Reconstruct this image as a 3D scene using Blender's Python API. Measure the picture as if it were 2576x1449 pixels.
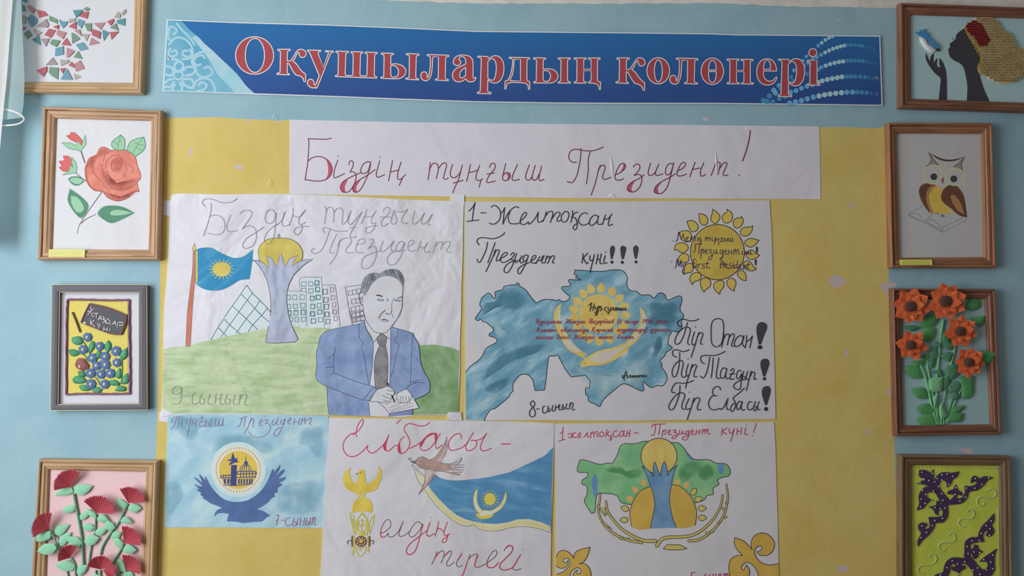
import bpy, math, random
from mathutils import Vector, Matrix
from mathutils.geometry import tessellate_polygon
random.seed(7)
for o in list(bpy.data.objects): bpy.data.objects.remove(o)
SC = bpy.context.scene
COL = SC.collection
# ------------------------------------------------------------------ camera
IW, IH, FPX = 2576, 1449, 2000.0
DIST, PITCH, ZC = 1.70, math.radians(3.15), 1.75
cd = bpy.data.cameras.new('camera'); cam = bpy.data.objects.new('camera', cd); COL.objects.link(cam)
cd.sensor_width = 36.0; cd.lens = 36.0*FPX/IW; cd.clip_start = 0.02
cam.location = (0, -DIST, ZC - DIST*math.tan(PITCH))
cam.rotation_euler = (math.pi/2 + PITCH, 0, 0)
SC.camera = cam
# ------------------------------------------------------------------ light: a window in the left wall, dim room behind
W = bpy.data.worlds.new('world'); SC.world = W; W.use_nodes = True
bg = W.node_tree.nodes['Background']
bg.inputs['Color'].default_value = (0.86, 0.92, 1.0, 1); bg.inputs['Strength'].default_value = 0.10
def area(name, loc, rot, sx, sy, power, col):
    l = bpy.data.lights.new(name, 'AREA'); l.shape = 'RECTANGLE'; l.size = sx; l.size_y = sy
    l.energy = power; l.color = col
    o = bpy.data.objects.new(name, l); COL.objects.link(o); o.location = loc; o.rotation_euler = rot
    return o
area('window_daylight', (-1.74, -1.32, 1.80), (0, -math.pi/2, 0), 1.5, 1.3, 43.5, (0.93, 0.97, 1.0))
SC.view_settings.view_transform = 'Standard'; SC.view_settings.look = 'None'
SC.view_settings.gamma = 1.0; SC.view_settings.use_curve_mapping = False
SC.view_settings.exposure = 0.0
SC.render.film_transparent = False
# ------------------------------------------------------------------ pixel -> point on the wall (wall face y=0, room at y<0)
CR = cam.rotation_euler.to_matrix(); CL = Vector(cam.location)
def P(px, py, d):
    v = CR @ Vector(((px-IW/2)/FPX, -(py-IH/2)/FPX, -1.0))
    return CL + v*((-d-CL.y)/v.y)
MMPX = DIST/FPX
# ------------------------------------------------------------------ materials
MATS = {}
def lin(c):
    c /= 255.0
    return c/12.92 if c <= 0.04045 else ((c+0.055)/1.055)**2.4
SAT = 0.90
def alb(rgb, E):
    v = [lin(c)/E for c in rgb]; g = .25*v[0]+.6*v[1]+.15*v[2]
    return tuple(max(0.006, min(0.92, g+(c-g)*SAT)) for c in v) + (1,)
def nodes(name):
    m = bpy.data.materials.new(name); m.use_nodes = True; nt = m.node_tree
    return m, nt, nt.nodes['Principled BSDF']
def crumple(nt, b, strength, scale=5.0, coord='Object', fine=0.25, dist=0.022):
    N = nt.nodes; L = nt.links
    tc = N.new('ShaderNodeTexCoord')
    n1 = N.new('ShaderNodeTexNoise'); n1.inputs['Scale'].default_value = scale; n1.inputs['Detail'].default_value = 3
    n1.inputs['Distortion'].default_value = 0.6
    n2 = N.new('ShaderNodeTexNoise'); n2.inputs['Scale'].default_value = scale*9; n2.inputs['Detail'].default_value = 2
    mx = N.new('ShaderNodeMath'); mx.operation = 'MULTIPLY_ADD'; mx.inputs[1].default_value = fine*0.15
    L.new(tc.outputs[coord], n1.inputs['Vector']); L.new(tc.outputs[coord], n2.inputs['Vector'])
    L.new(n2.outputs['Fac'], mx.inputs[0]); L.new(n1.outputs['Fac'], mx.inputs[2])
    bp = N.new('ShaderNodeBump'); bp.inputs['Strength'].default_value = strength; bp.inputs['Distance'].default_value = dist
    L.new(mx.outputs[0], bp.inputs['Height']); L.new(bp.outputs['Normal'], b.inputs['Normal'])
def paint(name, rgb, E, rough=0.75, bump=0.0, bscale=5.0, rgb2=None, nscale=12.0, stretch=None, contrast=(0.35, 0.65), metal=0.0, detail=4.0, rgb3=None, spec=0.25):
    """pigment of one apparent colour (rgb) or a patchy wash between rgb and rgb2"""
    if name in MATS: return MATS[name]
    m, nt, b = nodes(name); N = nt.nodes; L = nt.links
    if 'wash' in name: nscale *= 2.0; contrast = tuple(.5+(c-.5)*.62 for c in contrast); detail = 7.0
    b.inputs['Roughness'].default_value = rough; b.inputs['Metallic'].default_value = metal
    b.inputs['Specular IOR Level'].default_value = spec
    b.inputs['Base Color'].default_value = alb(rgb, E)
    if rgb2 is not None:
        tc = N.new('ShaderNodeTexCoord'); mp = N.new('ShaderNodeMapping')
        L.new(tc.outputs['Object'], mp.inputs['Vector'])
        if stretch:
            mp.vector_type = 'TEXTURE'
            mp.inputs['Rotation'].default_value = (0, math.radians(-stretch[0]), 0)
            mp.inputs['Scale'].default_value = (1/stretch[1], 1, 1/stretch[2])
        nz = N.new('ShaderNodeTexNoise'); nz.inputs['Scale'].default_value = nscale; nz.inputs['Detail'].default_value = detail
        nz.inputs['Roughness'].default_value = 0.62; nz.inputs['Distortion'].default_value = 0.3
        L.new(mp.outputs[0], nz.inputs['Vector'])
        cr = N.new('ShaderNodeValToRGB'); e = cr.color_ramp.elements
        e[0].position, e[0].color = contrast[0], alb(rgb, E); e[1].position, e[1].color = contrast[1], alb(rgb2, E)
        if rgb3 is not None:
            k = e.new((contrast[0]+contrast[1])/2); k.color = alb(rgb3, E)
        L.new(nz.outputs['Fac'], cr.inputs[0]); L.new(cr.outputs[0], b.inputs['Base Color'])
    if bump: crumple(nt, b, bump, bscale)
    MATS[name] = m
    return m
def wash_paint(name, rgb, E, nscale=16.0, strength=1.0):
    if name in MATS: return MATS[name]
    m = paint(name, rgb, E, rough=.8); nt = m.node_tree; N = nt.nodes; L = nt.links; b = N['Principled BSDF']
    at = N.new('ShaderNodeAttribute'); at.attribute_name = 'wash'
    tc = N.new('ShaderNodeTexCoord'); nz = N.new('ShaderNodeTexNoise'); nz.inputs['Scale'].default_value = nscale; nz.inputs['Detail'].default_value = 4
    L.new(tc.outputs['Object'], nz.inputs['Vector'])
    mr = N.new('ShaderNodeMapRange'); mr.inputs['From Min'].default_value = .3; mr.inputs['From Max'].default_value = .65; mr.inputs['To Min'].default_value = .25*strength; mr.inputs['To Max'].default_value = strength
    L.new(nz.outputs['Fac'], mr.inputs['Value'])
    mu = N.new('ShaderNodeMath'); mu.operation = 'MULTIPLY'; mu.use_clamp = True
    L.new(at.outputs['Fac'], mu.inputs[0]); L.new(mr.outputs[0], mu.inputs[1]); L.new(mu.outputs[0], b.inputs['Alpha'])
    return m
def wood(name, rgb, rgb2, E, axis):
    if name in MATS: return MATS[name]
    m, nt, b = nodes(name); N = nt.nodes; L = nt.links
    b.inputs['Roughness'].default_value = 0.45; b.inputs['Specular IOR Level'].default_value = 0.35
    tc = N.new('ShaderNodeTexCoord'); mp = N.new('ShaderNodeMapping'); L.new(tc.outputs['Object'], mp.inputs['Vector'])
    mp.inputs['Scale'].default_value = (2.2, 30, 55) if axis == 'x' else (55, 30, 2.2)
    nz = N.new('ShaderNodeTexNoise'); nz.inputs['Scale'].default_value = 4.0; nz.inputs['Detail'].default_value = 6
    nz.inputs['Distortion'].default_value = 0.8
    L.new(mp.outputs[0], nz.inputs['Vector'])
    cr = N.new('ShaderNodeValToRGB'); e = cr.color_ramp.elements
    e[0].position, e[0].color = 0.33, alb(rgb2, E); e[1].position, e[1].color = 0.62, alb(rgb, E)
    L.new(nz.outputs['Fac'], cr.inputs[0]); L.new(cr.outputs[0], b.inputs['Base Color'])
    bp = N.new('ShaderNodeBump'); bp.inputs['Strength'].default_value = 0.15; bp.inputs['Distance'].default_value = 0.001
    L.new(nz.outputs['Fac'], bp.inputs['Height']); L.new(bp.outputs['Normal'], b.inputs['Normal'])
    MATS[name] = m
    return m
# ------------------------------------------------------------------ tracing helpers: lists of points in a zoomed view of the wall
class T:
    def __init__(s, ox, oy, k): s.o = (ox, oy, k)
    def __call__(s, x, y): return (s.o[0]+x/s.o[2], s.o[1]+y/s.o[2])
ID = T(0, 0, 1)
def parse(t, s):
    out = []
    for w in s.split():
        c = w.endswith('!'); x, y = w.rstrip('!').split(',')
        out.append((t(float(x), float(y)), c))
    return out
def cr_pt(a, b, c, d, u):
    return tuple(0.5*((2*b[i]) + (c[i]-a[i])*u + (2*a[i]-5*b[i]+4*c[i]-d[i])*u*u + (3*b[i]-a[i]-3*c[i]+d[i])*u**3) for i in (0, 1))
def smooth_open(p, step=2.6):
    if len(p) < 3: return list(p)
    q = [(2*p[0][0]-p[1][0], 2*p[0][1]-p[1][1])] + list(p) + [(2*p[-1][0]-p[-2][0], 2*p[-1][1]-p[-2][1])]
    out = []
    for i in range(1, len(q)-2):
        n = max(1, min(10, int(math.dist(q[i], q[i+1])/step)))
        for k in range(n): out.append(cr_pt(q[i-1], q[i], q[i+1], q[i+2], k/n))
    out.append(tuple(p[-1]))
    return out
def runs(pc):
    """split at corner points"""
    res, cur = [], []
    for i, (p, c) in enumerate(pc):
        cur.append(p)
        if c and 0 < i < len(pc)-1: res.append(cur); cur = [p]
    res.append(cur)
    return res
def closed_curve(pc, step=2.6):
    n = len(pc); cs = [i for i in range(n) if pc[i][1]]
    if not cs:
        p = [a for a, _ in pc]; out = []
        for i in range(n):
            a, b, c, d = p[i-1], p[i], p[(i+1) % n], p[(i+2) % n]
            m = max(1, min(10, int(math.dist(b, c)/step)))
            for k in range(m): out.append(cr_pt(a, b, c, d, k/m))
        return out
    r = pc[cs[0]:] + pc[:cs[0]] + [pc[cs[0]]]
    out = []
    for seg in runs(r): out += smooth_open(seg, step)[:-1]
    return out
def ellipse_pts(cx, cy, rx, ry, n=40, a0=0.0):
    return [(cx+rx*math.cos(a0+2*math.pi*i/n), cy+ry*math.sin(a0+2*math.pi*i/n)) for i in range(n)]
class MB:
    """collects faces, then links them as ONE mesh object"""
    def __init__(s, thing=None):
        s.v, s.f, s.m, s.mats, s.thing, s.al = [], [], [], [], thing, {}
    def mi(s, mat):
        if mat not in s.mats: s.mats.append(mat)
        return s.mats.index(mat)
    def raw(s, vs, fs, mat):
        k = len(s.v); s.v += [Vector(v) for v in vs]; i = s.mi(mat)
        for f in fs: s.f.append([a+k for a in f]); s.m.append(i)
    def d(s): return s.thing.next()
    # flat marks
    def px_poly(s, pts, mat, d=None, holes=()):
        d = s.d() if d is None else d
        loops = [list(pts)] + [list(h) for h in holes]
        tri = tessellate_polygon([[Vector((x, y, 0)) for x, y in l] for l in loops])
        flat = [p for l in loops for p in l]
        fs = []
        for t in tri:
            a, b, c = (flat[i] for i in t)
            ar = (b[0]-a[0])*(c[1]-a[1]) - (b[1]-a[1])*(c[0]-a[0])
            if abs(ar) < 1e-7: continue
            fs.append(t if ar < 0 else (t[0], t[2], t[1]))
        s.raw([P(x, y, d) for x, y in flat], fs, mat)
    def fill(s, t, txt, mat, d=None, holes=(), step=2.6):
        s.px_poly(closed_curve(parse(t, txt), step), mat, d, [closed_curve(parse(t, h), step) for h in holes])
    def wash(s, t, txt, mat):
        """a patch of watercolour whose pigment thins out to nothing at its rim (needs a wash_paint material)"""
        pts = closed_curve(parse(t, txt)); d = s.d(); n = len(pts); k0 = len(s.v)
        cx = sum(p[0] for p in pts)/n; cy = sum(p[1] for p in pts)/n
        vs, fs, al = [P(cx, cy, d)], [], [1.0]
        for u, a in ((.55, .95), (.8, .6), (1.0, 0.0)):
            for x, y in pts: vs.append(P(cx+(x-cx)*u, cy+(y-cy)*u, d)); al.append(a)
        for i in range(n):
            j = (i+1) % n; fs.append((0, 1+j, 1+i))
            for r in (0, 1): fs.append((1+r*n+i, 1+r*n+j, 1+(r+1)*n+j, 1+(r+1)*n+i))
        s.raw(vs, fs, mat)
        for i, a in enumerate(al): s.al[k0+i] = a
    def ell(s, t, cx, cy, rx, ry, mat, d=None, n=40):
        s.px_poly([t(*p) for p in ellipse_pts(cx, cy, rx, ry, n)], mat, d)
    def ribbon(s, p, w, mat, d, w2=None, cap=True, closed=False):
        q = [p[0]]
        for a in p[1:]:
            if math.dist(a, q[-1]) > 0.05: q.append(a)
        p = q; n = len(p)
        if n < 2: s.px_poly(ellipse_pts(p[0][0], p[0][1], w/2, w/2, 10), mat, d); return
        vs, fs = [], []
        w2 = w if w2 is None else w2
        for i in range(n):
            if closed: a, b = p[i-1], p[(i+1) % n]
            else: a, b = p[max(0, i-1)], p[min(n-1, i+1)]
            dx, dy = b[0]-a[0], b[1]-a[1]; l = math.hypot(dx, dy) or 1
            h = (w+(w2-w)*i/(n-1))/2; nx, ny = -dy/l*h, dx/l*h
            e = d+i*2.5e-8; vs += [P(p[i][0]+nx, p[i][1]+ny, e), P(p[i][0]-nx, p[i][1]-ny, e)]
        for i in range(n if closed else n-1):
            j = (i+1) % n; fs.append((2*i, 2*j, 2*j+1, 2*i+1))
        s.raw(vs, fs, mat)
        if s.thing is not None and d+n*2.5e-8 > s.thing.cur > d-1e-4: s.thing.cur = d+n*2.5e-8
        if cap and not closed:
            for (c, o, ww) in ((p[0], p[1], w), (p[-1], p[-2], w2)):
                a = math.atan2(c[1]-o[1], c[0]-o[0])
                pts = [(c[0]+ww/2*math.cos(a+u), c[1]+ww/2*math.sin(a+u)) for u in [math.pi/2-math.pi*k/5 for k in range(6)]]
                s.raw([P(x, y, d-4e-7) for x, y in pts], [tuple(range(6))], mat)
    def stroke(s, t, txt, mat, w, w2=None, d=None):
        for part in txt.split(';'):
            if not part.strip(): continue
            pc = parse(t, part)
            if d is None: s.thing.cur += 1.8e-6; dd = s.thing.cur
            else: dd = d
            if len(pc) == 1: s.px_poly(ellipse_pts(pc[0][0][0], pc[0][0][1], w*0.62, w*0.62, 10), mat, dd); continue
            for i in range(1, len(pc)-1):
                (a, _), (b, _), (c, _) = pc[i-1], pc[i], pc[i+1]
                ux, uy, vx, vy = b[0]-a[0], b[1]-a[1], c[0]-b[0], c[1]-b[1]
                if ux*vx+uy*vy < -.35*math.hypot(ux, uy)*math.hypot(vx, vy): pc[i] = (b, True)
            for r in runs(pc):
                if d is None: s.thing.cur += 1.2e-6; dd = s.thing.cur
                else: dd += 1e-6
                s.ribbon(smooth_open(r), w, mat, dd, w2)
    def outline(s, t, txt, mat, w, d=None):
        s.ring_px(closed_curve(parse(t, txt)), mat, w, d, [c for _, c in parse(t, txt)])
    def ring_px(s, pts, mat, w, d=None, corners=None):
        d = s.d() if d is None else d
        if corners and any(corners):
            s.ribbon(list(pts)+[pts[0]], w, mat, d)
        else: s.ribbon(pts, w, mat, d, closed=True)
    # solid shapes
    def slab(s, pts, d0, d1, mat, mat_side=None, holes=()):
        """outline (pixels, seen at d1) pushed back to d0"""
        loops = [list(pts)] + [list(h) for h in holes]
        tri = tessellate_polygon([[Vector((x, y, 0)) for x, y in l] for l in loops])
        flat = [p for l in loops for p in l]; fs = []
        for t in tri:
            a, b, c = (flat[i] for i in t); ar = (b[0]-a[0])*(c[1]-a[1])-(b[1]-a[1])*(c[0]-a[0])
            if abs(ar) > 1e-7: fs.append(t if ar < 0 else (t[0], t[2], t[1]))
        front = [P(x, y, d1) for x, y in flat]; back = [Vector((v.x, -d0, v.z)) for v in front]
        s.raw(front, fs, mat)
        s.raw(back, [f[::-1] for f in fs], mat_side or mat)
        k = 0
        for l in loops:
            n = len(l); vs = front[k:k+n]+back[k:k+n]
            s.raw(vs, [(i, (i+1) % n, n+(i+1) % n, n+i) for i in range(n)], mat_side or mat); k += n
    def dome(s, pts, d0, d1, h, mat, c=None):
        """outline at d1 with its middle raised by h; skirt back to d0"""
        n = len(pts); cx = sum(p[0] for p in pts)/n; cy = sum(p[1] for p in pts)/n
        if c: cx, cy = c
        ring = [P(x, y, d1) for x, y in pts]
        mid = [P(cx+(x-cx)*.55, cy+(y-cy)*.55, d1+h*.8) for x, y in pts]
        back = [Vector((v.x, -d0, v.z)) for v in ring]
        vs = ring+mid+back+[P(cx, cy, d1+h)]; fs = []
        for i in range(n):
            j = (i+1) % n
            fs += [(i, n+i, n+j, j), (n+i, 3*n, n+j), (i, j, 2*n+j, 2*n+i)]
        s.raw(vs, fs, mat)
    def tube(s, p, r, d, mat, sides=7, twist=0):
        """round cord along pixel points p, radius r in pixels, axis at distance d from the wall (a number or one per point)"""
        n = len(p); ds = d if isinstance(d, (list, tuple)) else [d]*n
        c = [P(x, y, q) for (x, y), q in zip(p, ds)]; R = r*MMPX; vs, fs = [], []
        for i in range(n):
            t = (c[min(n-1, i+1)]-c[max(0, i-1)])
            t = t.normalized() if t.length > 1e-9 else Vector((1, 0, 0))
            a = t.cross(Vector((0, 1, 0))); a = a.normalized() if a.length > 1e-6 else Vector((1, 0, 0)); b = t.cross(a)
            for k in range(sides):
                u = 2*math.pi*k/sides; rr = R*(1+twist*math.sin(2*u+i*1.1))
                vs.append(c[i]+(a*math.cos(u)+b*math.sin(u))*rr)
        for i in range(n-1):
            for k in range(sides):
                l = (k+1) % sides; fs.append((i*sides+k, i*sides+l, (i+1)*sides+l, (i+1)*sides+k))
        fs += [tuple(range(sides))[::-1], tuple((n-1)*sides+k for k in range(sides))]
        s.raw(vs, fs, mat)
    def cord(s, t, txt, r, d, mat, **kw):
        for part in txt.split(';'):
            for rn in runs(parse(t, part)): s.tube(smooth_open(rn), r, d, mat, **kw)
    def build(s, name, parent=None, smooth=False, label=None):
        org = Vector((0, 0, 0))
        if s.thing is not None: org = s.thing.org
        me = bpy.data.meshes.new(name); me.from_pydata([v-org for v in s.v], [], s.f)
        for m in s.mats: me.materials.append(m)
        me.polygons.foreach_set('material_index', s.m)
        if smooth: me.polygons.foreach_set('use_smooth', [True]*len(s.f))
        if s.al:
            at = me.attributes.new('wash', 'FLOAT', 'POINT')
            for i in range(len(s.v)): at.data[i].value = s.al.get(i, 1.0)
        me.update()
        o = bpy.data.objects.new(name, me); COL.objects.link(o)
        if parent is not None: o.parent = parent
        elif s.thing is not None: o.parent = s.thing.root
        if label: o['label'] = label
        return o
class Thing:
    def __init__(s, name, label, cat, basepx, d, group=None, step=3.0e-6):
        s.root = bpy.data.objects.new(name, None); COL.objects.link(s.root)
        s.root.empty_display_size = 0.03
        v = P(basepx[0], basepx[1], 0.0); s.org = Vector((v.x, 0, v.z)); s.root.location = s.org
        s.root['label'] = label; s.root['category'] = cat
        if group: s.root['group'] = group
        s.cur, s.step = d, step
    def next(s): s.cur += s.step; return s.cur
    def mb(s): return MB(s)
def single(o, label, cat, group=None):
    o['label'] = label; o['category'] = cat
    if group: o['group'] = group
    return o
def struct(o): o['kind'] = 'structure'; return o
def drop(cx, cy, ang, L, Wd, hook=0.0, n=9):
    """petal outline: round at the inside, pointed outward along ang"""
    pts = []
    ux, uy = math.cos(ang), math.sin(ang); vx, vy = -uy, ux
    for i in range(2*n):
        u = i/(2*n)*2*math.pi
        r = math.cos(u)*0.5; w = math.sin(u)*0.5*(1-0.55*max(0, math.cos(u))**1.0)*(1 if math.cos(u) < 0.98 else 0)
        hk = hook*max(0, math.cos(u))**3
        pts.append((cx+ux*r*L+vx*(w*Wd+hk), cy+uy*r*L+vy*(w*Wd+hk)))
    return pts
# ------------------------------------------------------------------ the room
XL, XR, YF, HT = -1.80, 2.6, -3.4, 2.9
def wallmat(name, rgb, rgb2, E, scale, bump, bs, grime=None):
    m = paint(name, rgb, E, rough=0.9, rgb2=rgb2, nscale=scale, contrast=(0.38, 0.66), detail=6.0, spec=0.12)
    nt = m.node_tree; b = nt.nodes['Principled BSDF']
    crumple(nt, b, bump, bs, fine=1.2, dist=0.006)
    return m
M_WHITE = wallmat('whitewash', (170, 166, 160), (158, 154, 148), .45, 8, .25, 9)
M_TEAL = wallmat('teal_wall_paint', (164, 204, 218), (152, 195, 211), 1.0, 7, .35, 7)
M_YEL = wallmat('yellow_wall_paint', (233, 211, 120), (226, 200, 98), 1.0, 6, .35, 7)
M_CHIP = paint('bare_plaster_chip', (205, 188, 192), .85, rough=.95)
M_CHIPT = paint('chipped_teal_edge', (120, 160, 172), 1, rough=.95)
M_FLOOR = paint('floor_boards', (150, 110, 75), .6, rough=.5, rgb2=(130, 90, 60), nscale=5, stretch=(0, 1, 8))
wb = MB()
wb.raw([(XL, 0, 0), (XR, 0, 0), (XR, 0, HT), (XL, 0, HT), (XL, .12, 0), (XR, .12, 0), (XR, .12, HT), (XL, .12, HT)],
       [(0, 1, 2, 3), (5, 4, 7, 6), (1, 5, 6, 2), (4, 0, 3, 7), (3, 2, 6, 7), (4, 5, 1, 0)], M_WHITE)
random.seed(3)
def rough_edge(pts, amp, step=14):
    out = []
    for (a, b) in zip(pts[:-1], pts[1:]):
        n = max(1, int(math.dist(a, b)/step))
        for k in range(n):
            u = k/n; out.append((a[0]+(b[0]-a[0])*u, a[1]+(b[1]-a[1])*u+random.uniform(-amp, amp)))
    return out+[pts[-1]]
top = rough_edge([(-700, -22), (0, -18), (700, -10), (1000, 2), (1200, 9), (1500, 9), (1800, 8), (1900, 12), (2040, 17), (2265, 19), (2600, 20), (3300, 26)], 1.6)
low = [(3300, 2600), (-700, 2600)]
wb.px_poly(top+low, M_TEAL, 2.0e-5)
ytop = rough_edge([(404, 296), (560, 295), (660, 302), (760, 304), (1000, 309), (1400, 314), (1700, 317), (2064, 319), (2150, 321), (2232, 321)], 1.3)
yr = [(2232, 500), (2236, 700), (2243, 760), (2249, 1000), (2250, 1100), (2252, 1200), (2257, 1330), (2261, 1449), (2266, 1620)]
yl = [(380, 1620), (386, 1300), (392, 1180), (396, 1020), (400, 860), (403, 700), (405, 500)]
wb.px_poly(ytop+yr+yl, M_YEL, 4.0e-5)
for t, m in (('472,392 478,372 483,370 483,380 474,396', M_CHIP), ('590,420 602,413 612,424 605,427 594,424', M_CHIP),
             ('669,470 674,456 681,446 686,455 690,462 680,473 672,472', M_YEL), ('684,300 690,284 698,290 703,297 700,304 690,300', M_CHIPT),
             ('2085,706 2100,692 2116,697 2128,708 2118,719 2103,724 2088,716', M_CHIP), ('2136,520 2141,509 2146,512 2143,523', M_CHIP),
             ('2216,716 2232,711 2254,712 2252,722 2236,724 2232,742 2224,736', M_CHIP), ('2124,886 2132,879 2136,890 2128,898', M_CHIP),
             ('2180,1086 2186,1080 2192,1088 2184,1094', M_CHIP), ('2232,984 2240,978 2246,990 2240,998', M_CHIP),
             ('2106,1429 2120,1421 2134,1427 2130,1437 2112,1439', M_CHIP), ('1766,300 1774,294 1782,299 1774,305', M_CHIP),
             ('2103,52 2112,49 2112,53 2105,55', M_CHIP), ('617,304 622,302 622,309 618,309', M_CHIP), ('690,306 700,305 697,310', M_CHIP),
             ('1000,290 1200,287 1200,289 1000,293', M_TEAL), ('2410,1130 2440,1128 2448,1140 2436,1142', M_CHIP)):
    if m in (M_YEL, M_CHIPT): wb.dome(closed_curve(parse(ID, t)), 0, 5e-5, .0009, M_YEL if m is M_YEL else M_TEAL)
    else: wb.fill(ID, t, m, 6.0e-5)
struct(wb.build('wall_back'))
# left wall with a window opening, floor, ceiling
lw = MB(); th = .18; WY0, WY1, WZ0, WZ1 = -2.05, -0.60, 1.25, 2.62
def box(mb, a, b, mat):
    (x0, y0, z0), (x1, y1, z1) = a, b
    mb.raw([(x0, y0, z0), (x1, y0, z0), (x1, y1, z0), (x0, y1, z0), (x0, y0, z1), (x1, y0, z1), (x1, y1, z1), (x0, y1, z1)],
           [(3, 2, 1, 0), (4, 5, 6, 7), (0, 1, 5, 4), (1, 2, 6, 5), (2, 3, 7, 6), (3, 0, 4, 7)], mat)
box(lw, (XL-th, YF, 0), (XL, WY0, HT), M_WHITE); box(lw, (XL-th, WY1, 0), (XL, 0, HT), M_WHITE)
box(lw, (XL-th, WY0, 0), (XL, WY1, WZ0), M_WHITE); box(lw, (XL-th, WY0, WZ1), (XL, WY1, HT), M_WHITE)
struct(lw.build('wall_left'))
wf = MB(); M_WF = paint('white_window_paint', (235, 235, 235), .9, rough=.4)
for (y0, y1, z0, z1) in ((WY0, WY1, WZ0, WZ0+.06), (WY0, WY1, WZ1-.06, WZ1), (WY0, WY0+.06, WZ0, WZ1), (WY1-.06, WY1, WZ0, WZ1), (-1.35, -1.29, WZ0, WZ1)):
    box(wf, (XL-.14, y0, z0), (XL-.08, y1, z1), M_WF)
struct(wf.build('window_1'))
fl = MB(); box(fl, (XL-.18, YF, -.1), (XR, .12, 0), M_FLOOR); struct(fl.build('floor'))
ce = MB(); box(ce, (XL-.18, YF, HT), (XR, .12, HT+.1), M_WHITE); struct(ce.build('ceiling'))
# ------------------------------------------------------------------ sheer curtain at the left edge, hanging in front of the wall
def sheer(name, rgb, alpha, trans):
    m, nt, b = nodes(name); N = nt.nodes; L = nt.links; out = N['Material Output']
    N.remove(b)
    df = N.new('ShaderNodeBsdfDiffuse'); df.inputs['Color'].default_value = alb(rgb, 1)
    tr = N.new('ShaderNodeBsdfTranslucent'); tr.inputs['Color'].default_value = alb(rgb, 1)
    tp = N.new('ShaderNodeBsdfTransparent')
    a = N.new('ShaderNodeMixShader'); a.inputs[0].default_value = trans
    c = N.new('ShaderNodeMixShader'); c.inputs[0].default_value = alpha
    L.new(df.outputs[0], a.inputs[1]); L.new(tr.outputs[0], a.inputs[2])
    L.new(tp.outputs[0], c.inputs[1]); L.new(a.outputs[0], c.inputs[2]); L.new(c.outputs[0], out.inputs[0])
    return m
M_SHEER = sheer('sheer_curtain_fabric', (205, 236, 240), .86, .45)
M_CURT = sheer('white_curtain_fabric', (254, 254, 254), .93, .30)
M_HEM = paint('curtain_hem_stitching', (240, 244, 246), .95, rough=.8)
cu = Thing('curtain', 'white sheer curtain hanging at the far left edge beside the mosaic picture', 'curtain', (-30, 380), 0)
def sheet_between(mb, le, ri, dd, mat, rows=26, cols=10, wav=.006, ph=0.0, slant=0.0):
    vs, fs = [], []
    for i in range(rows+1):
        u = i/rows; a, b = le(u), ri(u)
        for j in range(cols+1):
            w = j/cols; d = dd + slant*(w-1) + wav*math.sin(w*9+ph+u*1.3)
            vs.append(P(a[0]+(b[0]-a[0])*w, a[1]+(b[1]-a[1])*w, d))
    for i in range(rows):
        for j in range(cols):
            k = i*(cols+1)+j; fs.append((k, k+cols+1, k+cols+2, k+1))
    mb.raw(vs, fs, mat)
def along(pts):
    def f(u):
        ys = pts[0][1]+(pts[-1][1]-pts[0][1])*u
        for a, b in zip(pts[:-1], pts[1:]):
            if ys <= b[1]+1e-6: return (a[0]+(b[0]-a[0])*(ys-a[1])/(b[1]-a[1]), ys)
        return pts[-1]
    return f
m = cu.mb(); sheet_between(m, along([(-70, -530), (-70, 312)]), along([(46, -530), (53, 0), (58, 110), (62, 205), (58, 285), (54, 296)]), .037, M_SHEER, wav=.003, slant=.008)
m.build('sheer_fold', smooth=True)
m = cu.mb(); sheet_between(m, along([(-48, -530), (-48, 620)]), along([(40, -530), (32, 0), (24, 100), (17, 200), (9, 272), (3, 340), (-4, 420), (-14, 620)]), .047, M_CURT, ph=2, slant=.022, wav=.004)
m.build('front_fold', smooth=True)
m = cu.mb(); m.cord(ID, '-70,270 0,274 30,279 50,287 60,297 60,303 45,312 10,316 -70,318', 2.2, .037, M_HEM, sides=8); m.build('hem', smooth=True)
# ------------------------------------------------------------------ picture frames
def frame(th, outer, inner, mats, prof, dmax, name='frame_rail'):
    O = [P(x, y, dmax) for x, y in outer]; I = [P(x, y, dmax*.7) for x, y in inner]
    for k in range(4):
        j = (k+1) % 4; mb = th.mb(); vs, fs = [], []
        for (t, d) in prof:
            for c in (k, j):
                p = O[c].lerp(I[c], t); vs.append(Vector((p.x, -d, p.z)))
        for i in range(len(prof)-1): fs.append((2*i, 2*i+2, 2*i+3, 2*i+1))
        n = len(prof)
        fs.append((2*n-2, 0, 1, 2*n-1))
        fs.append(tuple(range(0, 2*n, 2))[::-1]); fs.append(tuple(range(1, 2*n, 2)))
        mb.raw(vs, [f[::-1] for f in fs], mats[k % 2]); mb.build(name)
PROF = [(0, 0.0004), (0, .013), (.05, .0165), (.14, .018), (.26, .0172), (.31, .0128), (.40, .0145), (.62, .0142), (.74, .0118), (.80, .0125), (.92, .0112), (1, .0085), (1, .0004)]
def wood_pair(tag, rgb, rgb2, E): return (wood('wood_'+tag+'_across', rgb, rgb2, E, 'x'), wood('wood_'+tag+'_upright', rgb, rgb2, E, 'z'))
def expand(q, n):
    cx = sum(p[0] for p in q)/4; cy = sum(p[1] for p in q)/4
    return [(x+math.copysign(n, x-cx), y+math.copysign(n, y-cy)) for x, y in q]
def picture(th, inner, mat, d=.006, name='backing_sheet'):
    m = th.mb(); m.slab(expand(inner, 5), .0006, d, mat); m.build(name); th.cur = d+.0001
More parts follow.
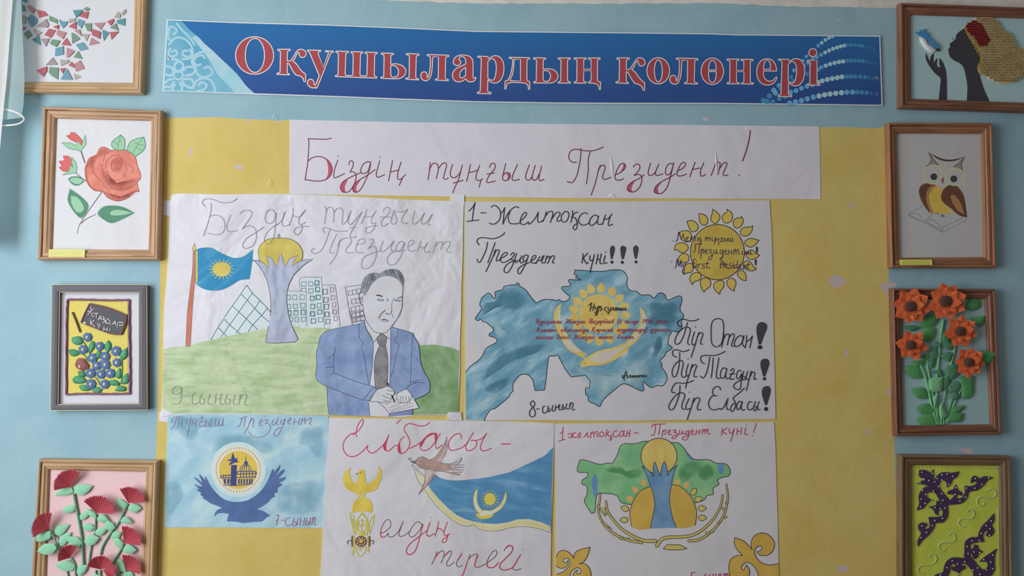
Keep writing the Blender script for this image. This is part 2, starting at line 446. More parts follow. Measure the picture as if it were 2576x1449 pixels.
# ------------------------------------------------------------------ the long blue banner
def board_mat():
    m, nt, b = nodes('banner_blue_print'); N = nt.nodes; L = nt.links
    b.inputs['Roughness'].default_value = .55; b.inputs['Specular IOR Level'].default_value = .12
    tc = N.new('ShaderNodeTexCoord'); sp = N.new('ShaderNodeSeparateXYZ'); L.new(tc.outputs['Generated'], sp.inputs[0])
    cr = N.new('ShaderNodeValToRGB'); e = cr.color_ramp.elements
    e[0].position, e[0].color = .12, alb((38, 68, 126), .56); e[1].position, e[1].color = .85, alb((26, 92, 148), .56)
    L.new(sp.outputs['Z'], cr.inputs[0]); L.new(cr.outputs[0], b.inputs['Base Color'])
    return m
M_BLUE = board_mat()
M_BEDGE = paint('banner_white_edge', (205, 220, 230), .62, rough=.5)
M_LRED = paint('banner_letter_red', (160, 62, 70), .66, rough=.45)
M_LOUT = paint('banner_letter_outline', (214, 210, 222), .60, rough=.45)
M_ORN1 = paint('banner_ornament_cyan', (84, 170, 206), .9, rough=.45, rgb2=(128, 196, 214), nscale=9)
M_ORN2 = paint('banner_ornament_pale', (166, 206, 224), .86, rough=.45)
M_ORN3 = paint('banner_ornament_fade', (178, 210, 222), .86, rough=.45, rgb2=(140, 204, 220), nscale=14)
M_DOTL = paint('banner_dot_pale', (128, 164, 200), .46, rough=.45)
M_DOTM = paint('banner_dot_mid', (78, 138, 176), .46, rough=.45)
M_DOTT = paint('banner_dot_teal', (44, 112, 150), .46, rough=.45)
M_DOTD = paint('banner_dot_dim', (40, 88, 134), .46, rough=.45)
M_SCREW = paint('screw_head', (150, 150, 155), .7, rough=.4, metal=.6)
bt = Thing('banner', 'long blue printed banner with red serif letters across the top of the wall', 'banner', (1315, 262), .004)
top = [(421, 50), (600, 57), (820, 63), (1000, 70), (1200, 79), (1400, 81), (1600, 83), (1780, 85), (1860, 88), (1900, 88), (2213, 91)]
bot = [(2219, 265), (2000, 262), (1800, 260), (1600, 260), (1400, 259), (1200, 256), (1000, 249), (850, 243), (640, 236), (411, 228)]
m = bt.mb(); m.slab(top+bot, .0003, .004, M_BLUE, M_BEDGE); m.build('board')
m = bt.mb()
m.ribbon(top, 2.6, M_BEDGE, bt.next(), cap=False); m.ribbon(bot, 2.6, M_BEDGE, bt.next(), cap=False)
m.ribbon([top[-1], bot[0]], 2.6, M_BEDGE, bt.next()); m.ribbon([bot[-1], top[0]], 2.6, M_BEDGE, bt.next()); m.build('border')
B1, B2, B3 = T(400, 30, 4.025), T(1000, 60, 4.025), T(1600, 60, 4.025)
m = bt.mb()
m.fill(B1, '90,90! 215,92! 250,115 300,170 385,245 460,320 545,395 640,485 720,560 800,640 880,745 968,825! 52,796!', M_ORN1)
m.fill(B1, '330,260! 385,245 460,320 545,395 640,485 720,560 800,640 880,745 968,825! 760,815! 700,740 600,640 540,540 470,430 400,340', M_ORN3)
m.build('corner_panel')
m = bt.mb()
m.stroke(B1, '200,490 155,545 175,600 215,600 245,540 200,490;250,590 290,555 365,570 345,625 270,645;250,680 320,680 352,720 330,768 260,740 235,700;160,740 138,770 138,798;210,715 235,760 225,798;140,680 90,690 62,720;60,758 120,755 150,710;64,548 120,560 150,610;64,632 110,645 145,625', M_ORN2, 6)
m.ring_px([B1(*p) for p in ellipse_pts(195, 640, 46, 44, 24)], M_ORN2, 5)
m.stroke(B1, '100,330 170,262 260,275 328,350 340,430 300,472 240,478;115,370 95,420 130,452 180,430 172,392 130,400;312,380 332,430 290,455 240,432 250,392 290,395;100,470 160,480 200,490', M_ORN2, 5.5)
m.stroke(B1, '540,400 420,410 350,450 332,510 370,560;462,470 440,440 385,450 352,500 380,540 420,530;365,570 400,640 460,660 520,640 542,600 500,555 460,570;350,770 380,700 440,672 520,690 560,760 570,805;400,742 430,712 482,740 450,790 380,800;90,170 140,150 180,190 150,230', M_ORN2, 5.5)
m.stroke(B1, '110,150 90,250 130,300;180,120 230,180 300,250 360,330', M_ORN3, 6)
m.build('corner_ornament')
# strings of dots along five arcs
m = bt.mb()
def dotrow(pts, mats, r0, r1):
    for i, (x, y) in enumerate(pts):
        u = i/max(1, len(pts)-1); mt = mats[min(len(mats)-1, int(u*len(mats)))]
        if B3(x, y)[0] < 2214: m.ell(B3, x, y, r0+(r1-r0)*u, r0+(r1-r0)*u, mt, n=14)
def resample(pts, gap):
    p = smooth_open(pts, .8); out = [p[0]]
    for a in p:
        if math.dist(a, out[-1]) >= gap: out.append(a)
    return out
dotrow([(1690, 373), (1725, 330), (1845, 222), (1880, 192), (1917, 163), (1953, 142), (1988, 128)], [M_DOTM, M_DOTL], 19, 18)
dotrow([(1600, 470), (1700, 425), (1740, 395), (1790, 355), (1830, 337), (1873, 313), (1915, 290), (1955, 270), (1995, 252), (2035, 240), (2072, 228), (2110, 220)], [M_DOTM, M_DOTM, M_DOTL, M_DOTL], 20, 20)
dotrow(resample([(2140, 215), (2220, 214), (2330, 230), (2420, 255)], 34), [M_DOTT, M_DOTT, M_DOTD], 20, 18)
dotrow([(1570, 540), (1590, 580), (1732, 507), (1840, 465), (1875, 440), (1920, 423), (1965, 407), (2010, 395), (2055, 386), (2097, 380)], [M_DOTT, M_DOTM, M_DOTL, M_DOTL], 21, 22)
dotrow(resample([(2135, 374), (2240, 372), (2340, 384), (2450, 410)], 38), [M_DOTT, M_DOTT, M_DOTD], 22, 18)
dotrow([(1565, 692), (1620, 676), (1675, 652), (1730, 632), (1785, 617), (1840, 590), (1886, 577), (1937, 563), (1987, 553), (2037, 545), (2085, 537)], [M_DOTM, M_DOTM, M_DOTL, M_DOTL], 25, 25)
dotrow(resample([(2135, 533), (2240, 533), (2340, 543), (2450, 560)], 42), [M_DOTT, M_DOTT, M_DOTD], 24, 19)
dotrow([(1555, 802), (1615, 790), (1675, 776), (1735, 760), (1795, 743), (1853, 730), (1910, 718), (1965, 710), (2022, 703), (2080, 697)], [M_DOTM, M_DOTM, M_DOTL, M_DOTL], 27, 27)
dotrow(resample([(2135, 693), (2250, 692), (2370, 702), (2480, 718)], 46), [M_DOTM, M_DOTT, M_DOTT, M_DOTD], 26, 20)
dotrow([(1290, 778), (1325, 785), (1350, 730), (1395, 672), (1412, 700), (1450, 625), (1465, 650), (1385, 788), (1450, 758), (1510, 738)], [M_DOTT, M_DOTM, M_DOTT], 28, 24)
m.build('dot_pattern')
LET = []
def letter(t, outer, holes=(), disc=None, oval=None):
    m = bt.mb(); d = .0046
    if oval:
        (cx, cy, rx, ry), ins = oval; o = [t(*p) for p in ellipse_pts(cx, cy, rx, ry, 64)]; hs = []
        for h in ins: hs.append([t(*p) for p in ellipse_pts(*h, 48)] if isinstance(h, tuple) else closed_curve(parse(t, h), 1.2))
    else:
        o = closed_curve(parse(t, outer), 1.2); hs = [closed_curve(parse(t, h), 1.2) for h in holes]
    m.px_poly(o, M_LRED, d, hs)
    for c in [o]+hs: m.ribbon(c+[c[0]], 2.3, M_LOUT, d+2e-5)
    if disc:
        p = [t(*q) for q in ellipse_pts(*disc, 32)]; m.px_poly(p, M_LRED, d); m.ribbon(p, 2.3, M_LOUT, d+2e-5, closed=True)
    m.build('letter')
def sh(txt, dx, dy):
    out = []
    for w in txt.split():
        c = '!' if w.endswith('!') else ''; x, y = w.rstrip('!').split(','); out.append('%g,%g%s' % (float(x)+dx, float(y)+dy, c))
    return ' '.join(out)
KA = '1203,378! 1330,378! 1330,390! 1303,400 1299,420! 1299,497! 1335,490 1370,440 1395,398 1430,378 1470,388 1490,420 1475,455 1440,460 1422,438 1413,408 1393,432 1375,475 1355,497! 1390,525 1430,580 1460,612 1485,628! 1485,710! 1468,706! 1455,670 1425,648 1385,638! 1350,590 1320,535 1299,515! 1299,605! 1305,624 1322,628! 1322,638! 1192,632! 1192,622! 1218,615 1226,600! 1230,415! 1224,396 1203,390!'
EL = '300,310! 522,318! 522,330! 495,335 488,350! 483,540! 490,556 518,565! 517,576! 383,570! 383,560! 408,552 413,538! 415,335! 358,333! 352,440 340,520 315,565 280,576 245,558 236,520 250,492 278,486 298,505 300,540 312,535 325,480 332,400 332,345! 325,330 300,321!'
ER = '812,327! 918,331! 918,355! 960,330 1000,322 1045,345 1072,395 1078,460 1065,530 1035,580 990,600 945,590 915,565! 912,670! 918,688 950,696! 948,709! 807,705! 807,694! 832,685 838,668! 848,360! 840,345 812,337!'
ERH = '915,385! 940,358 965,355 990,380 1000,440 992,520 975,562 950,570 915,550!'
letter(B1, None, oval=((968, 441, 193, 190), [(971, 440, 97, 172)]))
letter(B1, KA)
letter(B1, '1503,386! 1640,388! 1640,400! 1615,404 1612,420! 1663,560! 1715,420! 1712,405 1685,405! 1683,393! 1768,398! 1766,408! 1745,414 1730,440! 1610,745 1580,765 1545,768 1512,745 1503,715 1515,688 1545,682 1565,700 1572,735 1585,735 1605,690 1622,645! 1530,425! 1520,406 1505,400!')
letter(B1, '1790,397! 1920,400! 1920,411! 1895,418 1892,435! 1885,625! 1890,640 1905,643! 1945,645! 1960,640 1963,625! 1966,435! 1960,420 1942,412! 1942,402! 2065,405! 2065,415! 2045,420 2040,438! 2035,628! 2040,645 2055,648! 2085,648! 2103,645 2106,630! 2110,440! 2105,425 2085,418! 2085,407! 2212,410! 2212,422! 2188,428 2184,445! 2180,640! 2190,652 2208,657! 2208,670! 1783,655! 1783,645! 1808,638 1813,620! 1817,432! 1812,416 1790,408!')
# the soft-sign bowl and the stroke beside it are one letter: built as two glyph pieces in one mesh
def letter2(t, a, ha, t2, b):
    m = bt.mb(); d = .0046
    for tt, o, hs in ((t, a, [ha]), (t2, b, [])):
        o = closed_curve(parse(tt, o), 1.2); hs = [closed_curve(parse(tt, h), 1.2) for h in hs]
        m.px_poly(o, M_LRED, d, hs)
        for c in [o]+hs: m.ribbon(c+[c[0]], 2.3, M_LOUT, d+2e-5)
    m.build('letter')
letter2(B1, '2250,416! 2377,420! 2377,431! 2352,438 2348,452! 2347,530! 2400,525 2455,540 2490,570 2500,605 2485,645 2440,672 2380,678! 2245,672! 2245,662! 2272,655 2276,640! 2279,450! 2274,435 2250,428!', '2347,545! 2385,545 2415,570 2425,605 2415,645 2385,660 2360,658 2347,640!',
        B2, '88,300! 220,306! 220,318! 195,325 190,340! 185,535! 190,550 216,558! 214,568! 83,560! 83,550! 110,545 118,530! 120,335! 115,320 88,311!')
letter(B2, EL)
letter(B2, '565,390 580,345 615,322 665,315 720,325 755,355 765,400 765,520 770,550 785,545 793,540! 795,552! 780,575 745,588 710,580 690,555! 660,578 620,588 580,575 557,535 560,495 590,455 640,430 688,408! 690,370 675,340 650,332 628,340 622,360 638,375 640,400 615,422 585,418', ['690,440! 650,470 630,505 635,540 660,545 690,520!'])
letter(B2, ER, [ERH])
letter(B2, '1130,338! 1340,343! 1340,355! 1315,362 1311,378! 1311,565! 1318,578 1338,583! 1340,665! 1326,663! 1320,625 1300,605 1265,597! 1160,592! 1120,603 1103,630 1100,660! 1086,660! 1090,578! 1120,565 1150,490 1165,400 1165,362! 1155,352 1130,348!', ['1182,358! 1245,360! 1245,578! 1137,575! 1165,510 1178,430!'])
letter2(B2, '1378,343! 1503,346! 1503,357! 1480,362 1476,378! 1475,458! 1530,455 1585,468 1617,500 1625,530 1612,570 1570,595 1510,600! 1377,598! 1377,588! 1400,582 1405,565! 1408,375! 1402,362 1378,355!', '1475,475! 1515,475 1540,495 1550,530 1540,565 1515,582 1490,580 1475,565!',
        B2, '1625,345! 1752,345! 1752,356! 1728,362 1722,378! 1722,570! 1730,583 1753,590! 1753,600! 1625,600! 1625,590! 1648,582 1652,568! 1655,378! 1648,362 1625,355!')
letter(B2, '1787,345! 1912,345! 1912,356! 1890,362 1886,378! 1886,458! 1960,458! 1960,378! 1955,362 1930,356! 1930,345! 2055,345! 2055,356! 2030,362 2025,378! 2025,570! 2035,583 2057,588! 2055,668! 2042,665! 2038,635 2020,612 1990,602! 1932,600! 1932,588! 1955,582 1960,568! 1962,475! 1886,475! 1884,570! 1890,583 1912,590! 1912,600! 1787,600! 1787,590! 1810,582 1815,568! 1817,378! 1812,362 1787,355!')
letter(B2, sh(KA, 1018, -34))
letter(B3, None, oval=((225, 475, 115, 133), [(226, 476, 40, 111)]))
letter(B3, sh(EL, 107, 35))
letter(B3, None, oval=((773, 480, 114, 134), ['735,468! 740,420 755,380 773,370 795,380 808,420 812,468!', '733,483! 812,483! 808,540 795,580 773,592 750,580 738,540']))
letter(B3, '920,356! 1045,357! 1045,368! 1022,374 1018,390! 1018,470! 1090,470! 1092,390! 1087,374 1062,370! 1062,358! 1187,360! 1187,371! 1162,377 1157,393! 1157,580! 1165,595 1192,600! 1190,610! 1065,609! 1065,599! 1088,592 1092,578! 1092,485! 1018,485! 1018,580! 1024,592 1047,598! 1047,608! 920,607! 920,597! 945,590 949,575! 951,388! 946,374 920,367!')
letter(B3, '1425,478! 1290,478! 1292,520 1310,560 1345,580 1380,575 1408,548 1418,537! 1427,542! 1415,578 1380,608 1330,620 1275,605 1237,560 1222,490 1235,420 1270,372 1320,353 1370,362 1405,400 1422,450', ['1290,460! 1360,460! 1358,400 1340,372 1315,370 1298,400!'])
letter(B3, sh(ER, 630, 29), [sh(ERH, 626, 29)])
letter(B3, '1733,368! 1833,370! 1832,590! 1840,605 1865,612! 1865,622! 1737,618! 1737,608! 1758,600 1760,585! 1762,400! 1758,385 1733,378!', disc=(1790, 292, 41, 41))
for x, y in ((425, 147), (2206, 195)):
    m = bt.mb(); m.dome(ellipse_pts(x, y, 4, 4, 12), .004, .0047, .0006, M_SCREW); m.build('screw')
# ------------------------------------------------------------------ white paper strip with the title
Z1, Z2 = T(720, 300, 3.766), T(1400, 310, 3.766)
def paper(tag, rgb, E, bump=.35, scale=4.5): return paint('paper_'+tag, rgb, E, rough=.8, bump=bump, bscale=scale, spec=.15)
def sheet(th, pts, mat, d, name='sheet'):
    m = th.mb(); m.slab(pts, .00012, d, mat); m.build(name); th.cur = d+.00008
def tab(th, pts, d, mat):
    m = th.mb(); m.slab(pts, .00012, d, mat); m.build('paper_tab')
M_P1 = paper('strip', (189, 187, 197), .62)
M_CRIM = paint('crimson_marker', (176, 72, 98), .62, rough=.6)
M_PLUM = paint('plum_pen', (110, 48, 72), .60, rough=.6)
ts = Thing('paper_strip', 'long white paper strip with a crimson handwritten line ending in an exclamation mark', 'paper strip', (1396, 500), .0009)
sheet(ts, [(729, 301), (1000, 307), (1404, 312), (1700, 314), (2061, 318), (2063, 400), (2064, 501), (1700, 499), (1404, 498), (1100, 494), (728, 488), (728, 400)], M_P1, .0009)
def word(th, t, txt, mat, w, fills='', fmat=None, name='lettering', w2=None):
    m = th.mb()
    for f in fills.split(';'):
        if f.strip(): m.fill(t, f, fmat or mat)
    m.stroke(t, txt, mat, w, w2); m.build(name)
word(ts, Z1, '208,185 300,188 390,188 427,178;210,185 215,240 205,400 190,500 178,575;205,400 245,365 300,353 350,362 400,395 432,450 432,500 405,550 350,580 270,585 185,572;'
 '488,388 460,470 450,530 458,555 500,540 552,515;493,347;595,430 600,400 620,393 635,410 630,450 605,500! 640,500 662,530 650,600 600,680 550,690 515,660 525,610 570,570 640,535 700,508;'
 '800,405 760,405 720,440 705,500 730,515 775,490 800,405 795,450 760,560 700,670 650,692 630,660 650,610 700,570 770,530 842,478;885,395 865,470 853,520 868,550 932,525;890,360;'
 '1007,393 990,480 970,583;985,500 1030,490 1065,480;1088,405 1060,500 1055,560 1080,570 1130,525;1080,570 1100,560 1070,628', M_PLUM, 2.5,
 '378,372 425,430 435,480 415,540 372,572 395,520 395,440;515,660 525,610 582,568 555,640 560,692 530,692;632,660 650,610 704,572 665,640 667,690 642,692', M_CRIM)
word(ts, Z1, '1365,410 1355,500 1343,573;1355,480 1385,425 1410,415 1435,435 1440,480 1422,562;1440,470 1480,420 1510,415 1518,445 1495,530 1490,560 1510,570 1535,555;'
 '1575,430 1555,500 1560,540 1590,555 1630,530 1655,490;1668,433 1635,560 1600,640 1578,697;1583,605 1635,590 1675,578;1745,430 1730,500 1708,588;1730,505 1780,495 1815,480;1833,435 1800,530 1800,570 1830,580 1860,565;1845,575 1828,643;'
 '1925,455 1940,425 1965,418 1982,435 1970,475 1925,530 1900,580 1902,600 1940,595 1978,585;1903,520 1970,508;2080,420 2060,500 2050,560 2070,582 2100,575 2122,545 2115,515 2085,505 2055,530;2190,430 2150,520 2140,570 2165,580 2208,568;'
 '2303,433 2275,510 2268,555 2290,577 2320,560 2340,500;2358,437 2330,540 2340,575 2370,570 2395,520;2420,443 2395,550 2405,583 2443,568', M_PLUM, 2.5, '2085,508 2118,515 2122,545 2095,575 2100,540', M_CRIM)
word(ts, Z2, '188,370 150,368 120,340 118,295 145,255 200,247 250,258 320,262 380,252 443,225;232,240 230,300 215,400 190,500 150,560 100,553;318,265 300,350 300,450 283,575;415,400 395,450 370,560 328,680;395,450 420,405 445,398 462,415 450,460 435,505 445,530 470,530 515,512;'
 '550,490 600,470 645,430 652,395 630,380 600,395 570,450 553,510 565,535 600,540 635,525;728,415 745,392 775,388 790,410 780,445 735,495! 775,485 805,500 808,540 790,600 745,645 700,650 672,630 680,590 720,555 780,525 828,490;890,380 870,450 872,490 895,495 930,470 960,410;968,388 935,475 955,495 1005,480;'
 '1100,385 1065,385 1035,430 1035,480 1055,490 1085,460 1110,375 1085,480 1050,600 1000,660 950,665 925,645 945,595 1000,550 1060,520 1125,480;1140,455 1190,430 1222,395 1215,372 1185,380 1155,430 1140,485 1160,500 1195,495 1230,482;1313,370 1290,430 1262,508;1285,440 1330,430 1360,425;1395,373 1365,450 1365,495 1385,500 1412,485;'
 '1510,370 1490,430 1463,498;1490,430 1510,380 1540,370 1550,390 1530,485;1545,430 1580,380 1610,372 1612,400 1580,470 1585,495 1625,492', M_PLUM, 2.5,
 '635,385 655,398 645,435 605,465 628,420;672,635 685,590 738,548 710,610 715,650 690,652;925,650 940,600 1000,550 960,610 965,667', M_CRIM)
word(ts, Z2, '1730,493;1835,70 1825,150 1800,250 1762,357', M_PLUM, 3.0, name='exclamation_mark')
for t, s in ((Z2, '512,300! 535,380 545,440 532,500! 516,440 510,370'), (Z2, '1508,245! 1522,330 1526,420 1518,495! 1508,420 1504,330'), (Z2, '470,712! 520,660 560,680 575,712!')):
    m = ts.mb(); m.dome(closed_curve(parse(t, s), 3), .0009, .00095, .0013, M_P1); m.build('crease')
# ------------------------------------------------------------------ upper left poster: seated man, flag, tower, city
G1, G2, G3, G4 = T(400, 480, 4.5275), T(780, 480, 4.5275), T(400, 780, 4.83), T(780, 780, 5.175)
M_P2 = paper('crumpled_poster', (214, 214, 224), .80, bump=.75, scale=7.0)
M_PEN = paint('grey_pencil_line', (112, 112, 122), .8, rough=.7)
M_PENR = paint('reddish_pencil_line', (150, 132, 140), .8, rough=.7)
M_DARK = paint('dark_pencil_line', (66, 70, 82), .75, rough=.7)
M_HILL = paint('meadow_wash', (190, 207, 168), .78, rough=.8, bump=.5, bscale=7, rgb2=(158, 184, 132), nscale=6, stretch=(0, 1.1, 4.5), contrast=(.36, .72), rgb3=(178, 198, 156))
M_HILL2 = paint('meadow_wash_deep', (138, 172, 128), .70, rough=.8, bump=.5, bscale=7, rgb2=(112, 150, 100), nscale=14, contrast=(.3, .7))
M_FLAG = paint('flag_crayon_blue', (32, 138, 190), .80, rough=.75, rgb2=(88, 172, 212), nscale=22, stretch=(38, .35, 2.2), contrast=(.5, .85))
M_GOLD = paint('golden_wash', (212, 196, 92), .80, rough=.8, rgb2=(200, 180, 76), nscale=14)
M_POLE = paint('flagpole_orange', (206, 124, 98), .80, rough=.8, rgb2=(190, 110, 90), nscale=10)
M_TOW = paint('tower_wash', (180, 188, 212), .78, rough=.8, bump=.5, bscale=7, rgb2=(146, 158, 188), nscale=10, stretch=(0, 2.5, .8), contrast=(.42, .78))
M_TEALP = paint('teal_pencil', (70, 128, 138), .78, rough=.75)
M_PALEB = paint('pale_blue_wash', (206, 218, 230), .80, rough=.8, bump=.5, bscale=7)
M_SUIT = paint('suit_blue_wash', (140, 164, 204), .74, rough=.8, bump=.5, bscale=7, rgb2=(112, 136, 182), nscale=11, contrast=(.3, .75), rgb3=(128, 152, 194))
M_SUITD = paint('suit_violet_wash', (108, 120, 176), .70, rough=.8, rgb2=(126, 138, 188), nscale=10)
M_TIE = paint('tie_grey_wash', (108, 108, 114), .70, rough=.8, rgb2=(136, 136, 140), nscale=16)
M_HAIR = paint('pencilled_hair', (104, 110, 118), .72, rough=.8, rgb2=(158, 163, 172), nscale=34, stretch=(30, 3, .7), contrast=(.42, .66))
M_FACE = paper('drawn_skin', (205, 207, 215), .76, bump=.5, scale=7.0)
p9 = Thing('poster', 'crumpled poster of a seated man in a blue suit beside a flag and tower', 'poster', (790, 1047), .0016)
tab(p9, [(411, 505), (433, 504), (431, 543), (411, 542)], .0009, M_P2)
tab(p9, [(401, 1036), (426, 1036), (424, 1062), (400, 1060)], .0007, M_P2)
tab(p9, [(1134, 490), (1168, 490), (1168, 515), (1134, 513)], .0021, M_P2)
tab(p9, [(1126, 1037), (1160, 1037), (1162, 1058), (1126, 1056)], .0024, M_P2)
ol = closed_curve(parse(ID, '430,494! 437,489 470,487 560,489 690,488 817,491! 1001,501! 1167,507! 1165,560 1164,640 1161,720 1160,790 1157,860 1157,930 1154,1000 1153,1045! 1100,1044 1050,1045 1000,1049 931,1047 828,1044 700,1044 560,1042 431,1043! 404,1050! 407,1020 410,960 411,880 412,800 414,760 420,690 425,600 426,550'))
sheet(p9, ol, M_P2, .0016)
m = p9.mb()
m.fill(ID, '411,879! 437,873 466,871 483,868 495,863 532,855 576,845 607,837 648,830 675,826 740,820 800,821 832,826 900,832 1060,869 1050,1045! 828,1043! 700,1042 560,1040 431,1040! 409,1026!', M_HILL)
m.fill(ID, '1020,868! 1052,869 1089,867 1128,873 1156,882! 1154,960 1153,1043! 1100,1042 1030,1044!', M_HILL2); m.build('meadow')
m = p9.mb(); pole = '486,632! 492,632! 490.5,700 485,767 483,800 479,871! 467,872! 471,790 476,745 484,679'
m.fill(ID, pole, M_POLE); m.outline(ID, pole, M_PEN, 1.1)
fp = m.build('flagpole')
m = p9.mb(); fin = '405,598! 420,655 405,690! 380,670 392,630'; m.fill(G1, fin, M_GOLD); m.outline(G1, fin, M_PEN, 1.1); m.build('finial', fp)
FL = '415,680! 470,655 560,648 610,655 720,715 850,765 960,750 1070,670! 1062,800 1045,920 1030,1005! 930,1015 850,1060 760,1110 680,1132 560,1130 480,1100 415,1050!'
m = p9.mb(); m.fill(G1, FL, M_FLAG); m.outline(G1, FL, M_TEALP, 1.0)
m.fill(G1, '418,690! 440,680! 440,1050! 418,1046!', M_GOLD); fo = m.build('flag')
m = p9.mb(); m.ell(G1, 712, 893, 103, 83, M_GOLD)
for k in range(18):
    a = 2*math.pi*k/18; m.stroke(G1, '%g,%g %g,%g' % (712+112*math.cos(a), 893+92*math.sin(a), 712+146*math.cos(a), 893+118*math.sin(a)), M_GOLD, 2.6, .8)
m.build('flag_sun', fo)
# pyramid
m = p9.mb(); m.fill(ID, '621,718! 680,790! 681,818! 640,832! 533,854! 548,824 564,800', M_PALEB)
m.stroke(G1, '1000,1075 890,1235 835,1310 745,1440;1000,1075 1065,1165 1150,1250 1240,1340 1270,1385;940,1180 1005,1245 1090,1340 1170,1420;835,1310 910,1380 985,1449;1065,1165 1005,1245 910,1380 860,1449;1150,1250 1090,1340 1000,1449;1235,1335 1170,1420', M_TEALP, 1.9)
m.stroke(G3, '790,105 715,215 660,310 632,360;1180,0 1245,65 1345,150;945,0 1060,105 1195,235;795,115 860,180 990,290;720,215 825,320;918,97 860,180 755,325;1067,97 940,280;1300,0 1245,65 1140,180 1085,260', M_TEALP, 1.9); m.build('pyramid')
# city blocks
def squares(m, t, pts, w, h, mat, lw):
    random.seed(len(pts))
    for x, y in pts:
        j = lambda: random.uniform(-3, 3)
        m.stroke(t, '%g,%g! %g,%g! %g,%g! %g,%g! %g,%g' % (x-w/2+j(), y-h/2+j(), x+w/2+j(), y-h/2+j(), x+w/2+j(), y+h/2+j(), x-w/2+j(), y+h/2+j(), x-w/2+2, y-h/2-2), mat, lw)
m = p9.mb(); m.fill(ID, '756,700! 809,697! 816,824! 756,825!', M_PALEB)
m.stroke(G1, '1612,1140 1612,995 1811,985', M_PEN, 1.1); m.stroke(G2, '0,985 130,980! 140,1150 160,1449', M_PEN, 1.1); m.stroke(G4, '175,0 185,215', M_PEN, 1.1)
squares(m, G1, [(1648, 1063), (1727, 1060), (1800, 1050), (1648, 1135), (1730, 1140), (1805, 1125), (1745, 1225), (1811, 1215), (1750, 1318), (1748, 1400)], 50, 50, M_TEALP, 1.5)
squares(m, G2, [(77, 1048), (88, 1120), (25, 1225), (95, 1210), (28, 1318), (103, 1305), (25, 1402), (110, 1380)], 42, 48, M_TEALP, 1.5)
squares(m, G4, [(35, 50), (127, 25), (42, 140), (137, 128)], 56, 56, M_TEALP, 1.5); squares(m, G3, [(1863, 48), (1875, 133)], 58, 52, M_TEALP, 1.5); m.build('building')
m = p9.mb(); m.fill(ID, '722,731! 771,734! 772,822! 728,822! 722,760', M_PALEB)
m.stroke(G1, '1455,1135 1680,1152! 1678,1300 1680,1449', M_PEN, 1.1); m.stroke(G3, '1790,0 1797,195', M_PEN, 1.1)
squares(m, G1, [(1475, 1215), (1545, 1215), (1632, 1210), (1476, 1318), (1553, 1315), (1637, 1308), (1485, 1390), (1558, 1390), (1643, 1385)], 48, 52, M_TEALP, 1.5)
squares(m, G3, [(1580, 40), (1663, 36), (1747, 30), (1600, 113), (1673, 115), (1755, 112)], 50, 52, M_TEALP, 1.5); m.build('building')
m = p9.mb(); m.stroke(G2, '140,1070 285,1072! 310,1260 330,1449', M_PEN, 1.1); m.stroke(G4, '365,0 390,210', M_PEN, 1.1)
squares(m, G2, [(170, 1150), (180, 1243), (185, 1320), (190, 1407)], 50, 52, M_TEALP, 1.5); squares(m, G2, [(250, 1128), (260, 1218), (270, 1298), (277, 1378)], 40, 50, M_PENR, 1.2)
squares(m, G4, [(217, 55), (230, 148)], 52, 58, M_TEALP, 1.5); squares(m, G4, [(320, 25), (330, 108)], 44, 56, M_PENR, 1.2); m.build('building')
m = p9.mb(); m.stroke(G2, '590,1068 400,1095! 430,1280 460,1449', M_PEN, 1.1); m.stroke(G4, '510,0 550,195', M_PEN, 1.1)
for (x, y, n) in ((430, 1140, 3), (470, 1238, 3), (465, 1325, 3), (470, 1390, 3), (472, 1450, 3)):
    for k in range(n): m.stroke(G2, '%g,%g! %g,%g! %g,%g! %g,%g! %g,%g' % (x+k*48, y-k*9, x+48+k*48, y-9-k*9, x+52+k*48, y+44-k*9, x+4+k*48, y+52-k*9, x+k*48, y-k*9), M_PEN, 1.0)
m.stroke(G4, '540,55 700,10;545,95 705,60;540,55 545,95;590,42 595,82;640,28 645,72;555,115 710,85;560,150 710,125;555,115 560,150;600,108 605,140;650,97 655,132', M_PEN, 1.0); m.build('building')
# tower with the golden ball
m = p9.mb(); ball = '1135,740 1130,680 1170,600 1250,550 1370,537 1490,550 1580,600 1630,680 1632,760 1600,820 1500,880 1380,890 1250,880 1160,810'
m.fill(G1, ball, M_GOLD); m.outline(G1, ball, M_DARK, 1.2); m.stroke(G1, '1350,537 1362,490 1378,537', M_PEN, 1.2)
TW = [G1(*p) for p in ((1063, 790), (1140, 793), (1200, 828), (1253, 880), (1242, 800), (1212, 733), (1285, 772), (1340, 862), (1365, 772), (1395, 705), (1415, 800), (1435, 868), (1490, 772), (1585, 735), (1540, 790), (1513, 862), (1580, 812), (1650, 787), (1752, 777), (1640, 850), (1540, 950), (1480, 1060), (1457, 1150), (1455, 1260), (1472, 1400))] + \
     [G3(*p) for p in ((1565, 10), (1590, 120), (1630, 230), (1690, 352), (1650, 388), (1400, 402), (1295, 398), (1330, 200), (1352, 70), (1362, 0))] + [G1(*p) for p in ((1272, 1380), (1275, 1280), (1265, 1180), (1240, 1050), (1190, 930), (1140, 860), (1100, 812))]
tb = m.build('tower_ball')
m = p9.mb(); m.px_poly(TW, M_TOW)
m.stroke(G1, '1150,1449 1150,1449', M_TOW, .1)
m.ribbon(TW[:33], 1.3, M_DARK, p9.next()); m.ribbon(TW[33:34]+TW[34:]+[TW[0]], 1.3, M_DARK, p9.next()); m.build('tower')
